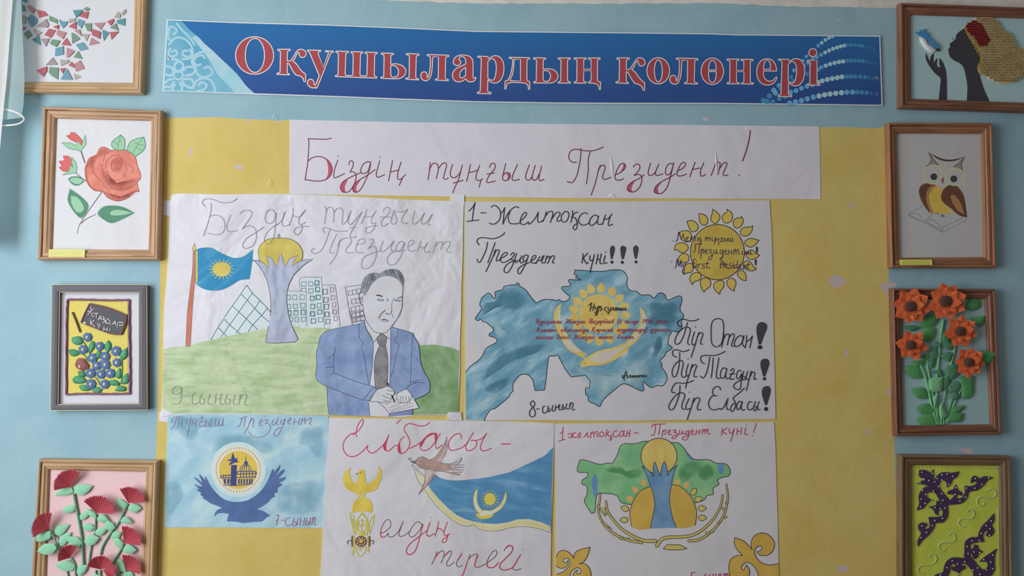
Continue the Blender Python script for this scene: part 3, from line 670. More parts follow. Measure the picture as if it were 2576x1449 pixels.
# the man
m = p9.mb(); m.fill(G4, '690,0! 700,60 720,110 700,170 790,300 820,430 815,640 775,970! 830,1010! 1040,1000! 1050,220! 1100,160 1150,80 1190,-10!', M_FACE)
m.fill(G2, '600,1300 605,1180 640,1120 700,1050 800,960 900,940 1000,980 1060,1080 1052,1220 1045,1330 1010,1440 900,1520 640,1480', M_FACE)
m.stroke(G4, '690,0 700,60 720,110 750,170 800,240 850,290 900,300 980,295 1040,240 1100,160 1150,80 1185,0;975,5 920,50 893,115;1065,55 1085,100;985,45 1010,50 1040,55 1060,30 1065,0', M_DARK, 1.3)
m.stroke(G2, '600,1300 610,1380 630,1449;1055,1100 1050,1220 1045,1330 1010,1430;970,1220 940,1250 930,1300 930,1360 915,1400 880,1405;860,1395 880,1395;880,1220 880,1265;880,1245 900,1245;865,1355 820,1400 790,1449;590,1150 560,1165 560,1230 580,1290 605,1300;600,1200 590,1230 605,1260;590,1150 615,1155 625,1195', M_DARK, 1.2)
m.stroke(G2, '765,1240 800,1235 840,1243;770,1244 800,1256 840,1247;965,1245 1000,1240 1035,1248;965,1252 1000,1256 1030,1258', M_DARK, 1.4)
m.fill(G2, '745,1190 780,1182 830,1200 832,1208 780,1200', M_DARK); m.fill(G2, '985,1220 1045,1205 1048,1215 1000,1222', M_DARK)
m.fill(G4, '915,130 960,113 985,118 1025,138 985,131 950,131', M_PEN); m.stroke(G4, '930,143 970,150 1010,148;915,130 960,128 1025,138', M_DARK, 1.1)
man = m.build('man_drawing')
m = p9.mb(); hair = '620,1190! 585,1130 590,1060 620,990 680,945 750,935 795,950! 800,945 850,910 930,892 1000,905 1050,960 1065,1020 1058,1105! 1040,1060 1000,1010 930,975 860,968 800,980 740,1020 690,1080 650,1150'
m.fill(G2, hair, M_HAIR); m.outline(G2, hair, M_PEN, .9); m.stroke(G2, '795,950 800,980;640,1000 610,1110;670,980 640,1100;720,950 670,1080;850,920 900,960;930,900 980,985;990,915 1040,1020;1020,950 1050,1060', M_DARK, .9); m.build('hair', man)
m = p9.mb(); m.fill(G4, '905,460! 850,600 835,750 848,1010 875,1035 995,1000 1015,800 1010,600 980,455!', M_TIE); m.fill(G4, '930,305! 870,370 905,460! 980,455! 998,355', M_TIE)
m.stroke(G4, '930,305 870,370 905,460 980,455 998,355;905,462 850,600 835,750 848,1010;980,455 1010,600 1015,800 995,1000;920,305 825,425;940,305 1050,390', M_DARK, 1.2); m.build('tie', man)
m = p9.mb()
m.fill(G4, '715,135! 650,175 550,200 250,262 175,305 130,360 108,460 80,560 85,650 85,740 75,860 110,930 215,990! 222,1150 250,1363! 785,1380! 770,1250 762,1180! 870,1032! 830,1000! 775,968! 800,800 815,640 820,430 790,350 730,250', M_SUIT)
m.fill(G4, '1050,220! 1160,250 1330,300 1350,340 1400,420 1420,500 1440,680 1480,800 1540,900 1558,960 1555,1040 1520,1090 1358,1168! 1320,1090 1245,1030! 1130,1090! 1080,1050 1040,1000! 1045,700 1050,400', M_SUIT)
m.fill(G4, '1020,1385! 1030,1345! 1335,1288! 1330,1362!', M_SUITD)
m.stroke(G4, '715,135 650,175 550,200 250,262 175,305 130,360 108,460 80,560 85,650 85,740 75,860 110,930 215,990 450,1085 690,1175;222,1000 225,1150 235,1280 250,1360;710,150 730,250 790,350 820,430 815,640 800,800 775,965;640,180 635,300 650,380 700,415! 670,480 710,620 740,820 765,970;1150,250 1130,350 1110,400 1160,460 1130,550 1090,750 1055,860;'
 '1055,218 1160,250 1330,300 1350,340 1400,420 1420,500 1440,680 1480,800 1540,900 1558,960 1555,1040 1520,1090 1360,1168;1050,235 1050,400 1045,700 1038,980;1335,310 1320,600 1305,970;330,480 310,600 310,740 305,815! 560,915 830,1000;830,1000 690,1172;870,1035 780,1180;690,1172 780,1180;830,1000 870,1035;320,560 270,610 230,630;300,740 200,752;310,815 270,845;1310,940 1420,915;1350,945 1490,945;1300,970 1250,1030;760,1190 770,1280 785,1378;1305,970 1390,945;1330,1290 1330,1360', M_DARK, 1.25); m.build('suit', man)
m = p9.mb(); doc = '880,1195! 960,1260 1030,1348! 1420,1275! 1320,1110! 1100,1100! 1050,1150'
m.fill(G4, doc, M_FACE); m.fill(G4, '762,1185! 880,1195! 960,1260 1030,1345 1020,1385! 785,1380!', M_FACE)
m.stroke(G4, '880,1195 960,1260 1030,1348! 1420,1275! 1360,1170;1040,1345 1020,1385', M_DARK, 1.3)
for a in ((980, 1235, 1130, 1160), (1020, 1280, 1300, 1165), (1040, 1312, 1320, 1212), (1055, 1327, 1350, 1245)):
    m.stroke(G4, ' '.join('%g,%g' % (a[0]+(a[2]-a[0])*i/14, a[1]+(a[3]-a[1])*i/14+(5 if i % 2 else -5)) for i in range(15)), M_PEN, 1.1)
m.build('document', man)
for f, s in (('870,1040 930,1020 1010,990 1060,1020 1100,1062 1085,1110 1060,1150 1030,1190 960,1203 850,1190 785,1180', '1005,1045 1050,1055 1100,1065;990,1090 1085,1115;945,1110 1000,1140 1060,1155;950,1170 1010,1185'),
             ('1250,1030 1170,1065 1135,1090 1130,1140 1150,1195 1200,1210 1280,1200 1310,1160 1325,1110 1290,1060', '1190,1120 1172,1170 1192,1205;1215,1120 1207,1170 1227,1205;1245,1125 1250,1170 1265,1200;1285,1130 1290,1190')):
    m = p9.mb(); m.fill(G4, f, M_FACE); m.outline(G4, f, M_DARK, 1.2); m.stroke(G4, s, M_DARK, 1.2); m.build('hand', man)
m = p9.mb(); m.stroke(G4, '1012,958 1025,992;1068,1120 1105,1205', paint('black_pen', (40, 40, 46), .7), 4.4, 2.2); m.build('pen', man)
M_PENL = paint('faint_pencil_writing', (146, 144, 154), .8, rough=.7)
# handwriting
word(p9, G1, '525,180 490,135 520,95 600,95 700,130 790,135 850,115 888,85;590,140 590,220 560,350 505,510;580,290 640,275 710,300 748,370 740,450 690,495 610,495 548,480;815,275 775,380 770,430 795,465 895,452;823,226;920,260 960,228 1020,222 1055,245 1040,300 945,435! 1000,400 1060,405 1100,450 1105,540 1070,620 1000,655 955,640 960,590 1010,530 1100,475 1195,410;'
 '1325,260 1290,215 1240,225 1208,290 1215,350 1250,375 1300,350 1330,250 1325,380 1300,540 1250,605 1210,590 1200,530 1250,450 1340,380;1340,390 1400,330 1435,240 1420,260 1400,350 1410,400 1440,400 1490,385;1440,170;1523,200 1520,280 1480,390;1510,280 1600,295 1667,215 1600,300 1590,370 1620,385 1668,355;1620,385 1625,440 1580,503 1540,480 1545,435 1600,410 1710,405', M_PENR, 1.25)
word(p9, G2, '168,175 180,250 160,380;180,240 200,195 230,185 260,210 270,270 262,360;270,250 300,205 340,195 370,230 365,330 360,380 380,380 420,330 465,225! 430,330 435,370 460,385 500,345 590,240! 520,370 460,480 450,520 480,530 520,520;440,425 520,412;640,205 625,280 580,375;610,290 700,290 750,220! 720,270 695,340 700,375 750,360;740,375 720,440 660,483 632,460 650,415 770,395;'
 '830,240 840,205 880,185 908,210 890,260 815,340 808,385 830,405 890,370;790,300 910,298;955,215 925,310 920,360 950,380 985,350 980,300 960,240 1050,240 1110,210 1050,300 1040,350 1070,375 1110,365;1190,230 1165,320 1165,365 1190,380 1250,330 1300,250! 1265,340 1280,380 1320,360 1390,265! 1350,350 1340,385 1375,388', M_PENL, 1.2)
word(p9, G2, '165,475 143,450 150,425 185,420 280,455 350,460 430,455;222,445 180,570 130,670 70,712 20,705 15,675 40,655 50,670;300,490 250,600 222,680 230,708 270,705;335,560 320,640 290,740 220,840;310,620 350,560 420,535 460,545 465,590 410,660 405,695 430,705 490,700;530,610 600,600 625,560 600,545 560,555 525,620 518,680 540,703 610,705;670,555 715,550 718,575 690,620 655,660! 700,635 740,640 752,690 745,760 700,850 640,887 595,880 582,830 610,760 680,720 800,680;'
 '830,570 800,650 805,690 840,690 900,630 950,570! 920,640 925,690 960,670;1075,600 1040,575 1000,600 975,650 985,690 1020,680 1075,590! 1040,720 980,820 920,845 880,820 880,760 940,700 1095,675;1115,640 1170,600 1175,565 1140,565 1110,620 1115,670 1150,690 1200,670;1260,570 1240,630 1215,695;1240,630 1290,650 1335,590! 1300,660 1310,700 1360,690;1440,575 1420,640 1395,710;1420,640 1460,590 1490,580 1505,610 1482,670;1500,620 1550,580 1590,580 1580,630 1548,680 1560,697 1600,700', M_PENL, 1.2)
word(p9, G3, '270,980 250,930 205,925 165,960 160,1000 195,1025 250,1010 272,960 265,1080 235,1135 150,1140;300,1045 375,1045;445,1015 420,1010 400,1060 400,1120 430,1145 480,1120;515,1020 490,1090 500,1140 535,1140 550,1090 520,1070;620,1015 590,1110 610,1145 650,1135;690,1010 675,1140;675,1075 750,1075;755,1015 740,1100 750,1145 790,1140;830,1015 800,1090 810,1140 850,1140 860,1090 825,1070;920,1030 900,1100 910,1145 945,1145;985,1025 965,1145;975,1080 1010,1030 1050,1025 1062,1050 1040,1120 1040,1150 1070,1150', M_PENL, 1.2)
# ------------------------------------------------------------------ upper right poster: blue map, sun, slogans
Q1, Q2, Q3, Q4 = T(1160, 490, 5.152), T(1660, 500, 5.573), T(1160, 670, 6.9), T(1420, 670, 6.9)
Q5, Q6, Q7 = T(1160, 860, 6.9), T(1420, 860, 6.9), T(1640, 780, 4.997)
M_P3 = paper('map_poster', (173, 173, 179), .55, bump=.3, scale=4)
M_INK = paint('black_marker', (42, 44, 50), .52, rough=.6)
M_INKF = paint('black_marker_fill', (58, 60, 66), .52, rough=.6)
M_MAP = paint('map_blue_wash', (82, 134, 158), .57, rough=.8, bump=.3, bscale=6, rgb2=(142, 172, 188), nscale=7, stretch=(35, 1.0, 2.6), contrast=(.36, .74), rgb3=(104, 150, 170))
M_MAPP = wash_paint('map_pale_halo', (146, 184, 196), .55, 14, .9)
M_MAPD = wash_paint('map_deep_teal', (62, 118, 136), .55, 26, .9)
M_MAPL = wash_paint('map_light_streak', (150, 182, 194), .55, 26, .9)
M_EMB = paint('emblem_gold_wash', (200, 176, 94), .57, rough=.8, rgb2=(188, 160, 74), nscale=10)
M_EMBP = paint('emblem_cream_wash', (176, 172, 168), .57, rough=.8, rgb2=(182, 178, 158), nscale=14)
M_SUN = paint('sun_mustard_wash', (176, 156, 58), .55, rough=.8, rgb2=(168, 144, 50), nscale=9)
M_PET = paint('petal_yellow_wash', (174, 160, 62), .55, rough=.8, rgb2=(184, 158, 66), nscale=14)
M_SLINE = paint('sun_dark_line', (56, 44, 40), .52, rough=.6)
M_VIO = paint('violet_brown_pen', (66, 48, 76), .52, rough=.6)
M_REDP = paint('small_red_writing', (148, 58, 82), .55, rough=.6)
p8 = Thing('poster', 'large white poster of a blue country map with a yellow sun emblem', 'poster', (1555, 1057), .0014)
sheet(p8, closed_curve(parse(ID, '1169,507! 1404,508 1660,506 1936,504! 1938,540 1941,590 1944,690 1945,780 1948,920 1951,1054! 1740,1056 1560,1058 1360,1057 1170,1057! 1171,932 1170,800')), M_P3, .0014)
def cat(*segs): return [p for t, s in segs for p in [x for x in parse(t, s)]]
TOPR = cat((Q4, '175,65! 300,70 440,82 600,88 720,80 790,65 930,60 1010,80 1060,125 1090,200 1085,260 1080,300 1105,385 1160,425 1250,435 1330,495 1470,495 1500,510 1540,550 1580,530 1620,480 1680,460 1740,490 1770,570 1810,585 1870,560 1960,520 2010,515 2040,560 2030,640 2010,700 2010,770 2050,820 2070,870 2045,920 2030,970 2040,1040 2025,1100 1980,1140 1860,1120! 1850,1160 1820,1210 1800,1290 1800,1350 1830,1375 1865,1395'),
           (Q6, '1868,90 1865,120 1770,180 1740,240 1690,290 1655,340 1690,370 1695,450 1745,520 1780,600 1775,660 1740,730 1690,768 1600,758 1520,795 1450,760 1370,690! 1360,720 1380,830 1340,855 1230,805 1080,735 990,740 840,860 730,950 660,1030 620,1120 590,1122 540,1085 510,1070 440,1045 410,1000 410,950 370,910 362,850 368,795! 435,800! 448,680! 365,580! 115,610!'),
           (Q5, '1820,490 1740,350 1680,230! 1650,240 1520,250! 1495,450 1475,650 1450,835! 1280,845! 1260,730 1230,640 1170,580 1100,560 1030,575 970,630 910,720 895,780 905,855! 850,900 845,930 780,1000 660,1100 580,1160 515,1175 450,1260 415,1330 408,1365!'))
LEFT = cat((Q5, '76,525! 180,410 300,320 370,240 440,110 560,40'), (Q3, '625,1300 590,1240 485,1205 490,1170 555,1125 550,1080 440,975 380,960 340,910! 290,945 240,910! 360,735! 325,670 330,630 360,545 400,515 460,465 500,475 580,560 600,540 590,445 720,405 740,350! 850,325 955,318 960,290! 1000,295 1020,345 1120,410 1220,540 1300,635! 1430,578 1590,580 1660,600 1700,575 1755,612 1850,590 1885,530 1800,450 1740,385 1750,355 1880,345 1895,310 1860,250 1870,230 2090,240! 1980,190 2020,165 1950,130 1975,105 1980,72'))
def curve(pc):
    out = []
    for r in runs(pc): out += smooth_open(r)
    return out
c1, c2 = curve(TOPR), curve(LEFT)
m = p8.mb(); m.px_poly(c1+[(1171.5, 1055.5)]+c2, M_MAP)
m.wash(Q4, '1470,640 1560,600 1700,620 1880,600 1990,700 1960,830 1980,930 1860,1080 1700,1040 1560,1060 1460,1000 1470,820', M_MAPD)
m.wash(Q6, '1600,20 1700,0 1690,110 1600,260 1510,260 1560,130', M_MAPD); m.wash(Q4, '1560,1320 1640,1190 1700,1240 1700,1400 1620,1449 1540,1449', M_MAPD)
m.wash(Q3, '700,440 960,380 1100,480 1160,640 960,760 620,720 420,800 340,870 380,640 560,620', M_MAPD)
m.wash(Q4, '60,420 180,250 420,200 700,210 900,330 1150,520 1290,720 1310,960 1150,1180 900,1380 600,1449 300,1400 60,1250 0,900 30,640', M_MAPP)
m.wash(Q3, '420,900 540,860 640,940 700,1080 820,1180 700,1260 600,1180 560,1040 440,960', M_MAPL); m.wash(Q5, '120,640 300,420 620,120 760,60 640,180 420,380 260,640 140,860', M_MAPL); m.wash(Q5, '420,960 620,900 700,960 560,1100 300,1280 160,1320 140,1180', M_MAPL); m.wash(Q6, '60,420 300,480 480,560 900,520 1200,440 1500,300 1560,420 1500,600 1250,760 900,780 620,1000 480,900', M_MAPL)
m.wash(Q5, '700,220 1100,60 1500,20 1400,160 1100,260 800,400 500,600 300,700 460,440', M_MAPD); m.wash(Q5, '400,800 700,640 860,620 760,800 560,920', M_MAPD)
m.ribbon(c1, 2.0, M_INK, p8.next()); m.ribbon(c2, 2.0, M_INK, p8.next()); m.build('map_drawing')
# sun and eagle emblem in the map
m = p8.mb(); m.ell(Q4, 592, 820, 340, 335, M_EMB)
for (x, y) in ((455, 390), (637, 370), (825, 430), (955, 550), (1040, 690), (1065, 850), (1030, 1030), (930, 1130), (790, 1260), (605, 1300), (440, 1260), (300, 1180), (225, 1040), (160, 890), (160, 740), (215, 600), (325, 470)):
    a = math.atan2(y-825, x-600); m.px_poly([Q4(*p) for p in drop(x, y, a, 178, 150)], M_EMB)
m.build('emblem_sun')
m = p8.mb()
m.fill(Q3, '1735,640! 1640,740 1610,850 1620,960 1680,1150 1780,1340 1900,1480! 2060,1560! 2208,1640! 2120,1540 1990,1400 1850,1190 1750,990 1725,800', M_EMB)
m.fill(Q3, '1700,760 1680,900 1720,1040 1830,1240 1980,1440 2120,1560 2040,1440 1880,1250 1760,1060', M_EMBP)
m.fill(Q6, '0,60! 70,110 150,180 300,228 400,228! 300,160 180,60 60,-20 0,-60!', M_EMB); m.fill(Q6, '0,30! 90,110 200,170 310,185! 220,110 110,20 0,-50!', M_EMBP)
EG = [Q6(*p) for p in ((280, 438), (275, 370), (330, 310), (430, 240), (560, 165), (720, 125), (900, 85), (1050, 20))]+[Q4(*p) for p in ((1180, 1180), (1290, 1040), (1325, 900), (1305, 700), (1380, 770), (1425, 880), (1420, 1000), (1390, 1110), (1300, 1240))]+[Q6(*p) for p in ((1230, 10), (1110, 100), (1105, 195), (930, 280), (800, 350), (650, 410), (500, 412), (400, 420), (330, 440))]
m.px_poly(EG, M_EMB)
m.fill(Q6, '440,320 500,240 600,190 740,160 940,110 1080,40! 1130,20! 1020,120 920,200 800,290 700,350 560,360', M_EMBP)
m.fill(Q4, '1060,1400! 1200,1220 1320,1050 1350,880 1320,740! 1400,850 1415,980 1380,1090 1250,1250', M_EMBP)
m.fill(Q6, '960,250 1090,160 1080,215', M_EMBP); m.ell(Q6, 347, 365, 9, 9, M_SLINE); m.build('emblem_eagle')
# sun, top right
m = p8.mb()
PT = ['738,148! 770,165 835,230 838,280 800,335 765,347 725,315 712,270 735,200', '940,148! 1000,190 1018,250 1000,310 940,342 890,320 872,265 890,220 945,180', '1140,245! 1168,300 1150,370 1090,410 1045,395 1027,340 1040,295 1080,270 1130,268',
      '1300,378! 1290,450 1250,505 1195,525 1140,505 1127,460 1150,420 1200,400 1270,395', '1390,580! 1350,630 1290,675 1225,665 1190,620 1210,580 1280,553 1340,570', '1400,790! 1340,840 1280,850 1225,825 1208,775 1240,730 1300,722 1350,770',
      '1350,990! 1290,1012 1220,995 1170,940 1180,890 1230,868 1270,890 1310,950', '1213,1148! 1150,1135 1100,1090 1085,1040 1110,1010 1150,1005 1195,1040 1205,1090', '1048,1290! 1000,1275 950,1220 940,1160 965,1125 1015,1115 1060,1150 1065,1210 1040,1260',
      '840,1338! 790,1300 755,1240 765,1185 820,1150 880,1150 900,1200 880,1260 848,1290', '618,1310! 590,1265 568,1200 575,1140 630,1110 690,1125 715,1180 700,1230 650,1270', '455,1203! 420,1140 430,1080 480,1040 540,1035 575,1060 575,1110 540,1145 480,1165',
      '330,1060! 340,1010 345,960 370,920 420,905 470,935 465,990 440,1030 380,1040', '255,880! 260,830 300,780 350,768 395,790 408,830 390,880 340,895', '205,720! 210,670 240,630 300,617 370,635 398,685 370,735 300,755 240,715',
      '275,470! 340,448 400,455 440,500 445,560 410,600 350,600 300,560', '378,318! 440,305 500,330 538,385 520,440 475,465 430,445 400,380', '548,210! 600,215 650,245 672,300 660,350 620,372 575,350 555,300']
for s in PT: m.fill(Q2, s, M_PET); m.outline(Q2, s, M_SLINE, 1.9)
m.ell(Q2, 806, 748, 378, 387, M_SUN, n=64); m.ring_px([Q2(*p) for p in ellipse_pts(806, 748, 378, 387, 80)], M_SLINE, 2.0); m.build('sun_drawing')
word(p8, Q2, '188,590;225,598 245,575 262,468! 300,570! 330,490 340,560 360,590;365,575 400,545 395,530 375,545 370,590 410,595;440,530 425,600;430,565 470,560;480,520 465,590;500,540 490,595;540,540 525,600;530,570 560,560;575,535 560,600 585,580;575,600 578,640 560,640;'
 '640,540 638,590;640,560 660,540 675,590;675,560 700,540 710,590;735,545 730,580 755,590;775,545 765,640;790,545 785,600;788,575 820,570;830,550 820,600 835,630 815,640;850,560 880,545 860,590 850,600 890,600;905,550 905,595 925,590 920,570 905,570;945,550 940,600;965,550 960,595 985,595 990,550;990,590 1015,595 1020,550 1015,600 1030,600', M_VIO, 2.1)
word(p8, Q2, '470,750 490,740 500,650;490,640 585,625;555,645 545,775;580,710 575,835;580,740 605,705 620,730 600,770;640,745 665,730 655,710 635,735 640,770 680,765;690,720 715,710 715,735 700,750 725,760 735,800 710,855 680,850 690,815 740,790;755,715 755,770 785,760 795,715 800,770 820,770;880,720 850,725 845,765 875,765 885,715 880,800 870,840 848,862 845,840 890,800;'
 '910,745 940,735 925,715 905,740 910,775 950,775;965,715 960,780;965,750 1000,745;1010,715 1005,780;1040,710 1035,780;1040,735 1060,710 1070,775;1070,735 1095,710 1110,780;1155,735 1150,780 1165,778;1185,785 1200,740 1215,780 1240,735;1240,735 1238,780 1260,775 1270,735 1275,780 1300,775;1160,695', M_VIO, 2.1, '1350,665 1372,680 1375,720 1362,775 1350,770 1345,700')
word(p8, Q2, '165,883;208,970 225,950 240,845! 265,945! 295,860 300,960;325,915 325,955 350,950;355,905 345,960 320,1000 320,1040 375,1045;500,850 475,845 470,900 460,970;455,905 490,905;510,915 505,975;512,880;535,910 535,970;537,930 570,910;630,915 600,915 595,935 625,950 620,975 585,970;665,885 655,960 680,975 705,965;640,905 690,905', M_VIO, 2.1)
word(p8, Q2, '860,880 845,975;860,885 885,870 890,895 865,925 845,920;895,910 890,965;893,930 920,905;920,945 945,925 930,910 915,935 925,970 955,965;1000,910 975,915 975,935 1005,945 990,975 955,975;1030,910 1025,975;1032,885;1070,925 1045,940 1045,975 1075,965;1090,870 1080,975 1100,970;1110,955 1140,940 1125,920 1105,950 1120,985 1160,980;1175,925 1170,985;1175,950 1200,930 1200,985;1240,900 1225,970 1250,985;1215,925 1260,920;1345,970', M_VIO, 2.1, '1330,850 1358,855 1355,900 1345,945 1332,920')
# big black writing
word(p8, Q1, '100,210 150,160 180,100 160,200 142,340;75,345 230,325;253,235 320,233;390,160 420,138 460,150 500,200 510,270 490,330 440,375 395,380 365,365;510,240 530,230 565,165 550,280 540,380! 600,250 660,180 710,155 745,165;640,200 610,280 615,340 640,372 720,375 770,360;'
 '770,340 830,280 850,235 830,225 800,250 770,310 765,360 790,385 830,380 870,350! 875,380 900,370 960,300 1000,225! 990,300 1000,355 1040,345 1060,330;1060,345 1090,270 1100,220;1090,280 1130,225 1170,215 1190,240 1155,360;1175,310 1230,235 1270,225 1280,250 1240,320 1255,345 1290,330;1345,215 1300,270 1300,330 1330,355 1370,335 1395,270 1385,225 1345,215;'
 '1443,205 1440,280 1420,360;1430,290 1480,230 1515,230;1440,290 1480,300 1490,330 1505,350;1500,330 1500,420 1475,455 1448,430 1470,390 1510,370;1640,245 1600,232 1550,260 1520,320 1535,370 1580,395 1640,375 1665,350;1780,290 1740,262 1690,290 1660,350 1675,395 1710,390 1760,340 1780,275 1765,350 1780,385 1830,375;1870,260 1850,320 1830,385;1845,320 1900,310 1955,250;1930,290 1905,370 1915,400 1960,380', M_INK, 2.25)
word(p8, Q1, '235,650 208,620 210,580 260,555 330,560 400,570 470,555 530,525 565,490;340,615 325,700 280,810 240,875 215,865 205,832;440,620 400,730 345,880;440,710 420,780 370,890 320,995;420,790 450,730 480,710 495,730 460,820 455,860 480,855 500,835;500,830 560,800 600,765 580,745 545,765 510,820 520,870 560,875 610,850 640,835;640,780 670,750 690,755 680,790 640,835! 675,845 670,900 620,990 580,1010 555,990 570,930 640,870 720,850;'
 '720,760 695,830 700,880 740,860 790,790! 760,850 775,885 820,860;870,790 830,780 800,830 815,860 850,840 870,790 840,880 790,980 760,1025 735,1010 740,960 800,910 880,880;890,870 950,830 970,795 945,785 910,830 910,880 950,885 980,870;1020,800 990,850 965,895;985,850 1030,850 1060,790;1075,790 1045,850 1050,885 1080,880;1110,790 1085,880;1095,840 1130,795 1150,800 1130,870 1115,890;1140,840 1175,795 1205,790 1205,820 1180,870 1185,885 1205,880', M_INK, 2.25)
word(p8, Q1, '1580,765 1575,830 1563,885;1570,830 1640,755;1585,825 1610,870 1625,895 1645,875;1670,790 1665,840 1690,855 1720,820;1725,775 1700,880 1680,960 1668,1005;1775,770 1760,840 1745,897;1760,840 1800,835;1815,765 1800,840 1800,890 1830,890;1865,790 1850,850 1855,890 1890,880;1872,745', M_INK, 2.4)
for f, dx, dy, r in (('1965,662 1940,680 1932,730 1945,830! 1955,830! 1980,740 1987,690', 1953, 873, 18), ('2098,662 2072,680 2068,720 2083,830! 2100,830! 2125,740 2132,690', 2087, 875, 18), ('2265,658 2237,680 2235,730 2255,825! 2270,825! 2285,750 2292,690', 2265, 870, 17)):
    m = p8.mb(); m.fill(Q1, f, M_INKF); m.outline(Q1, f, M_INK, 1.4); m.ell(Q1, dx, dy, r, r*1.1, M_INK); m.build('exclamation_mark')
word(p8, Q7, '370,205 335,200 318,165 340,130 390,115 440,125 490,137 550,130 585,112;445,155 420,250 390,340 350,410 310,432 287,410 300,340 350,260 410,220 450,215 480,240 475,290 450,380 450,425 470,435;535,275 510,350 500,410 515,440 550,420;547,212;590,280 570,340 530,470 490,595;565,340 600,290 635,285 640,310 615,380 610,425 635,430', M_INK, 2.25)
word(p8, Q7, '820,105 770,130 745,200 745,380 765,440 810,462 855,440 885,380 900,260 895,160 870,115 820,105;905,300 895,380 873,468;895,370 930,310 965,300 970,330 945,440;965,350 1005,300 1030,300 1030,340 1000,430 1010,455 1040,455;1150,345 1110,320 1065,350 1035,410 1045,455 1090,450 1140,390 1155,320 1135,400 1140,440 1165,465;1190,320 1185,400 1170,475;1180,400 1230,370 1262,325 1245,400 1228,475', M_INK, 2.25)
word(p8, Q7, '310,592 270,575 255,540 270,505 320,500 380,522 430,515 465,497;347,535 345,640 330,740 300,830 270,838 252,800 260,740 300,670 350,635 385,645 390,690 370,780 375,830 400,848 425,830;455,680 430,770 435,830 460,820;453,612;505,680 480,770 440,900 420,980;480,760 515,700 550,685 560,705 530,790 530,840 565,835', M_INK, 2.25)
word(p8, Q7, '660,675 625,655 610,610 630,575 700,570 790,570 870,545 920,518;725,590 710,690 680,800 640,855 608,830;768,600 760,720 743,850;840,600 825,700 808,800 815,855 850,858;935,740 900,725 865,770 860,840 885,860 915,830 940,735 925,820 940,865 965,855;985,765 1010,735 1030,740 1020,780 985,830 985,870 1030,865;975,805 1040,800;1120,770 1095,755 1065,800 1065,860 1090,865 1125,800 1120,870 1115,960 1095,1000 1040,985 1025,950 1060,910 1130,870;'
 '1150,770 1135,840 1145,880 1170,870 1165,835 1140,830;1200,770 1185,840 1190,875 1215,870;1245,765 1225,850 1200,950 1185,1012;1225,850 1255,790 1280,775 1295,795 1280,850 1285,875 1312,858', M_INK, 2.25)
word(p8, Q7, '290,1035 260,1040 245,1010 270,950 310,915 380,920 460,910 520,885;350,945 345,1040 310,1160 270,1240 235,1255 210,1230 225,1170 290,1080 350,1040 400,1050 410,1090 375,1190 380,1240 410,1248;465,1110 430,1190 425,1240 450,1250 475,1235;468,1032;525,1105 500,1200 470,1290 442,1375;500,1190 550,1110 595,1105 600,1130 570,1210 575,1255 612,1250', M_INK, 2.25)
word(p8, Q7, '860,1005 850,970 810,962 770,990 760,1035 780,1075 815,1078! 760,1080 720,1130 710,1190 735,1240 790,1255 850,1235! 865,1250 900,1220 955,1110! 935,1200 945,1250 970,1250;1160,980 1110,1030 1040,1085 1015,1110! 1045,1160 1045,1220 1010,1275 985,1255 1000,1200 1030,1170;1130,1160 1100,1145 1065,1190 1070,1250 1100,1240 1135,1150 1120,1220 1135,1260 1165,1250;1255,1160 1225,1150 1200,1195 1205,1245 1235,1255 1270,1230;1300,1150 1275,1220 1285,1265 1310,1255 1310,1215 1280,1210;1345,1150 1325,1220 1335,1255 1360,1250', M_INK, 2.25)
for f, e in (('1375,155 1330,185 1318,270 1345,430! 1365,430! 1400,330 1440,230 1430,175', (1357, 467, 30, 24)), ('1415,615 1375,640 1368,700 1400,830! 1418,830! 1450,740 1470,670 1455,625', (1413, 863, 20, 20)), ('1440,960 1395,985 1387,1060 1425,1190! 1440,1190! 1470,1090 1488,1010 1470,965', (1433, 1243, 24, 25))):
    m = p8.mb(); m.fill(Q7, f, M_INKF); m.outline(Q7, f, M_INK, 1.4); m.ell(Q7, *e, M_INK); m.build('exclamation_mark')
word(p8, Q5, '1240,1020 1200,1060 1215,1110 1265,1170 1285,1250 1260,1295 1215,1300 1185,1265 1195,1190 1260,1120 1275,1060 1240,1020;1305,1165 1350,1165;1455,1120 1425,1115 1410,1180 1420,1230 1450,1240 1490,1200;1510,1110 1500,1180 1515,1215 1545,1195 1540,1165 1510,1160;1590,1105 1575,1170 1590,1205 1620,1190;1640,1100 1630,1190;1635,1150 1680,1130 1700,1090;1710,1090 1695,1150 1705,1185 1735,1170;1765,1085 1750,1150 1765,1180 1790,1165 1785,1130 1755,1130;1830,1075 1815,1140 1825,1170 1850,1160;1890,1060 1875,1170;1880,1110 1910,1055 1940,1060 1935,1110 1920,1160 1940,1185 1970,1170', M_INK, 2.1)
word(p8, Q4, '420,680 450,650 475,630;465,640 455,700 440,780;450,720 510,700;515,650 500,730 490,770;535,700 530,740 560,745;575,690 560,770 530,850;515,800 575,780;600,690 580,790 550,855;590,730 630,690 635,740 620,780;640,740 665,738;735,705 700,720 695,770 730,775;760,715 755,755 790,760;805,710 785,760 755,830;735,800 775,790;800,770 830,740 845,710! 850,760 870,765;880,720 880,770;880,740 900,715 910,770;910,740 930,720 945,765;980,725 950,735 950,765 975,760 985,725 990,765;1015,720 1010,765;1015,745 1045,740;1055,715 1050,765 1075,750;643,828', M_INK, 1.9)
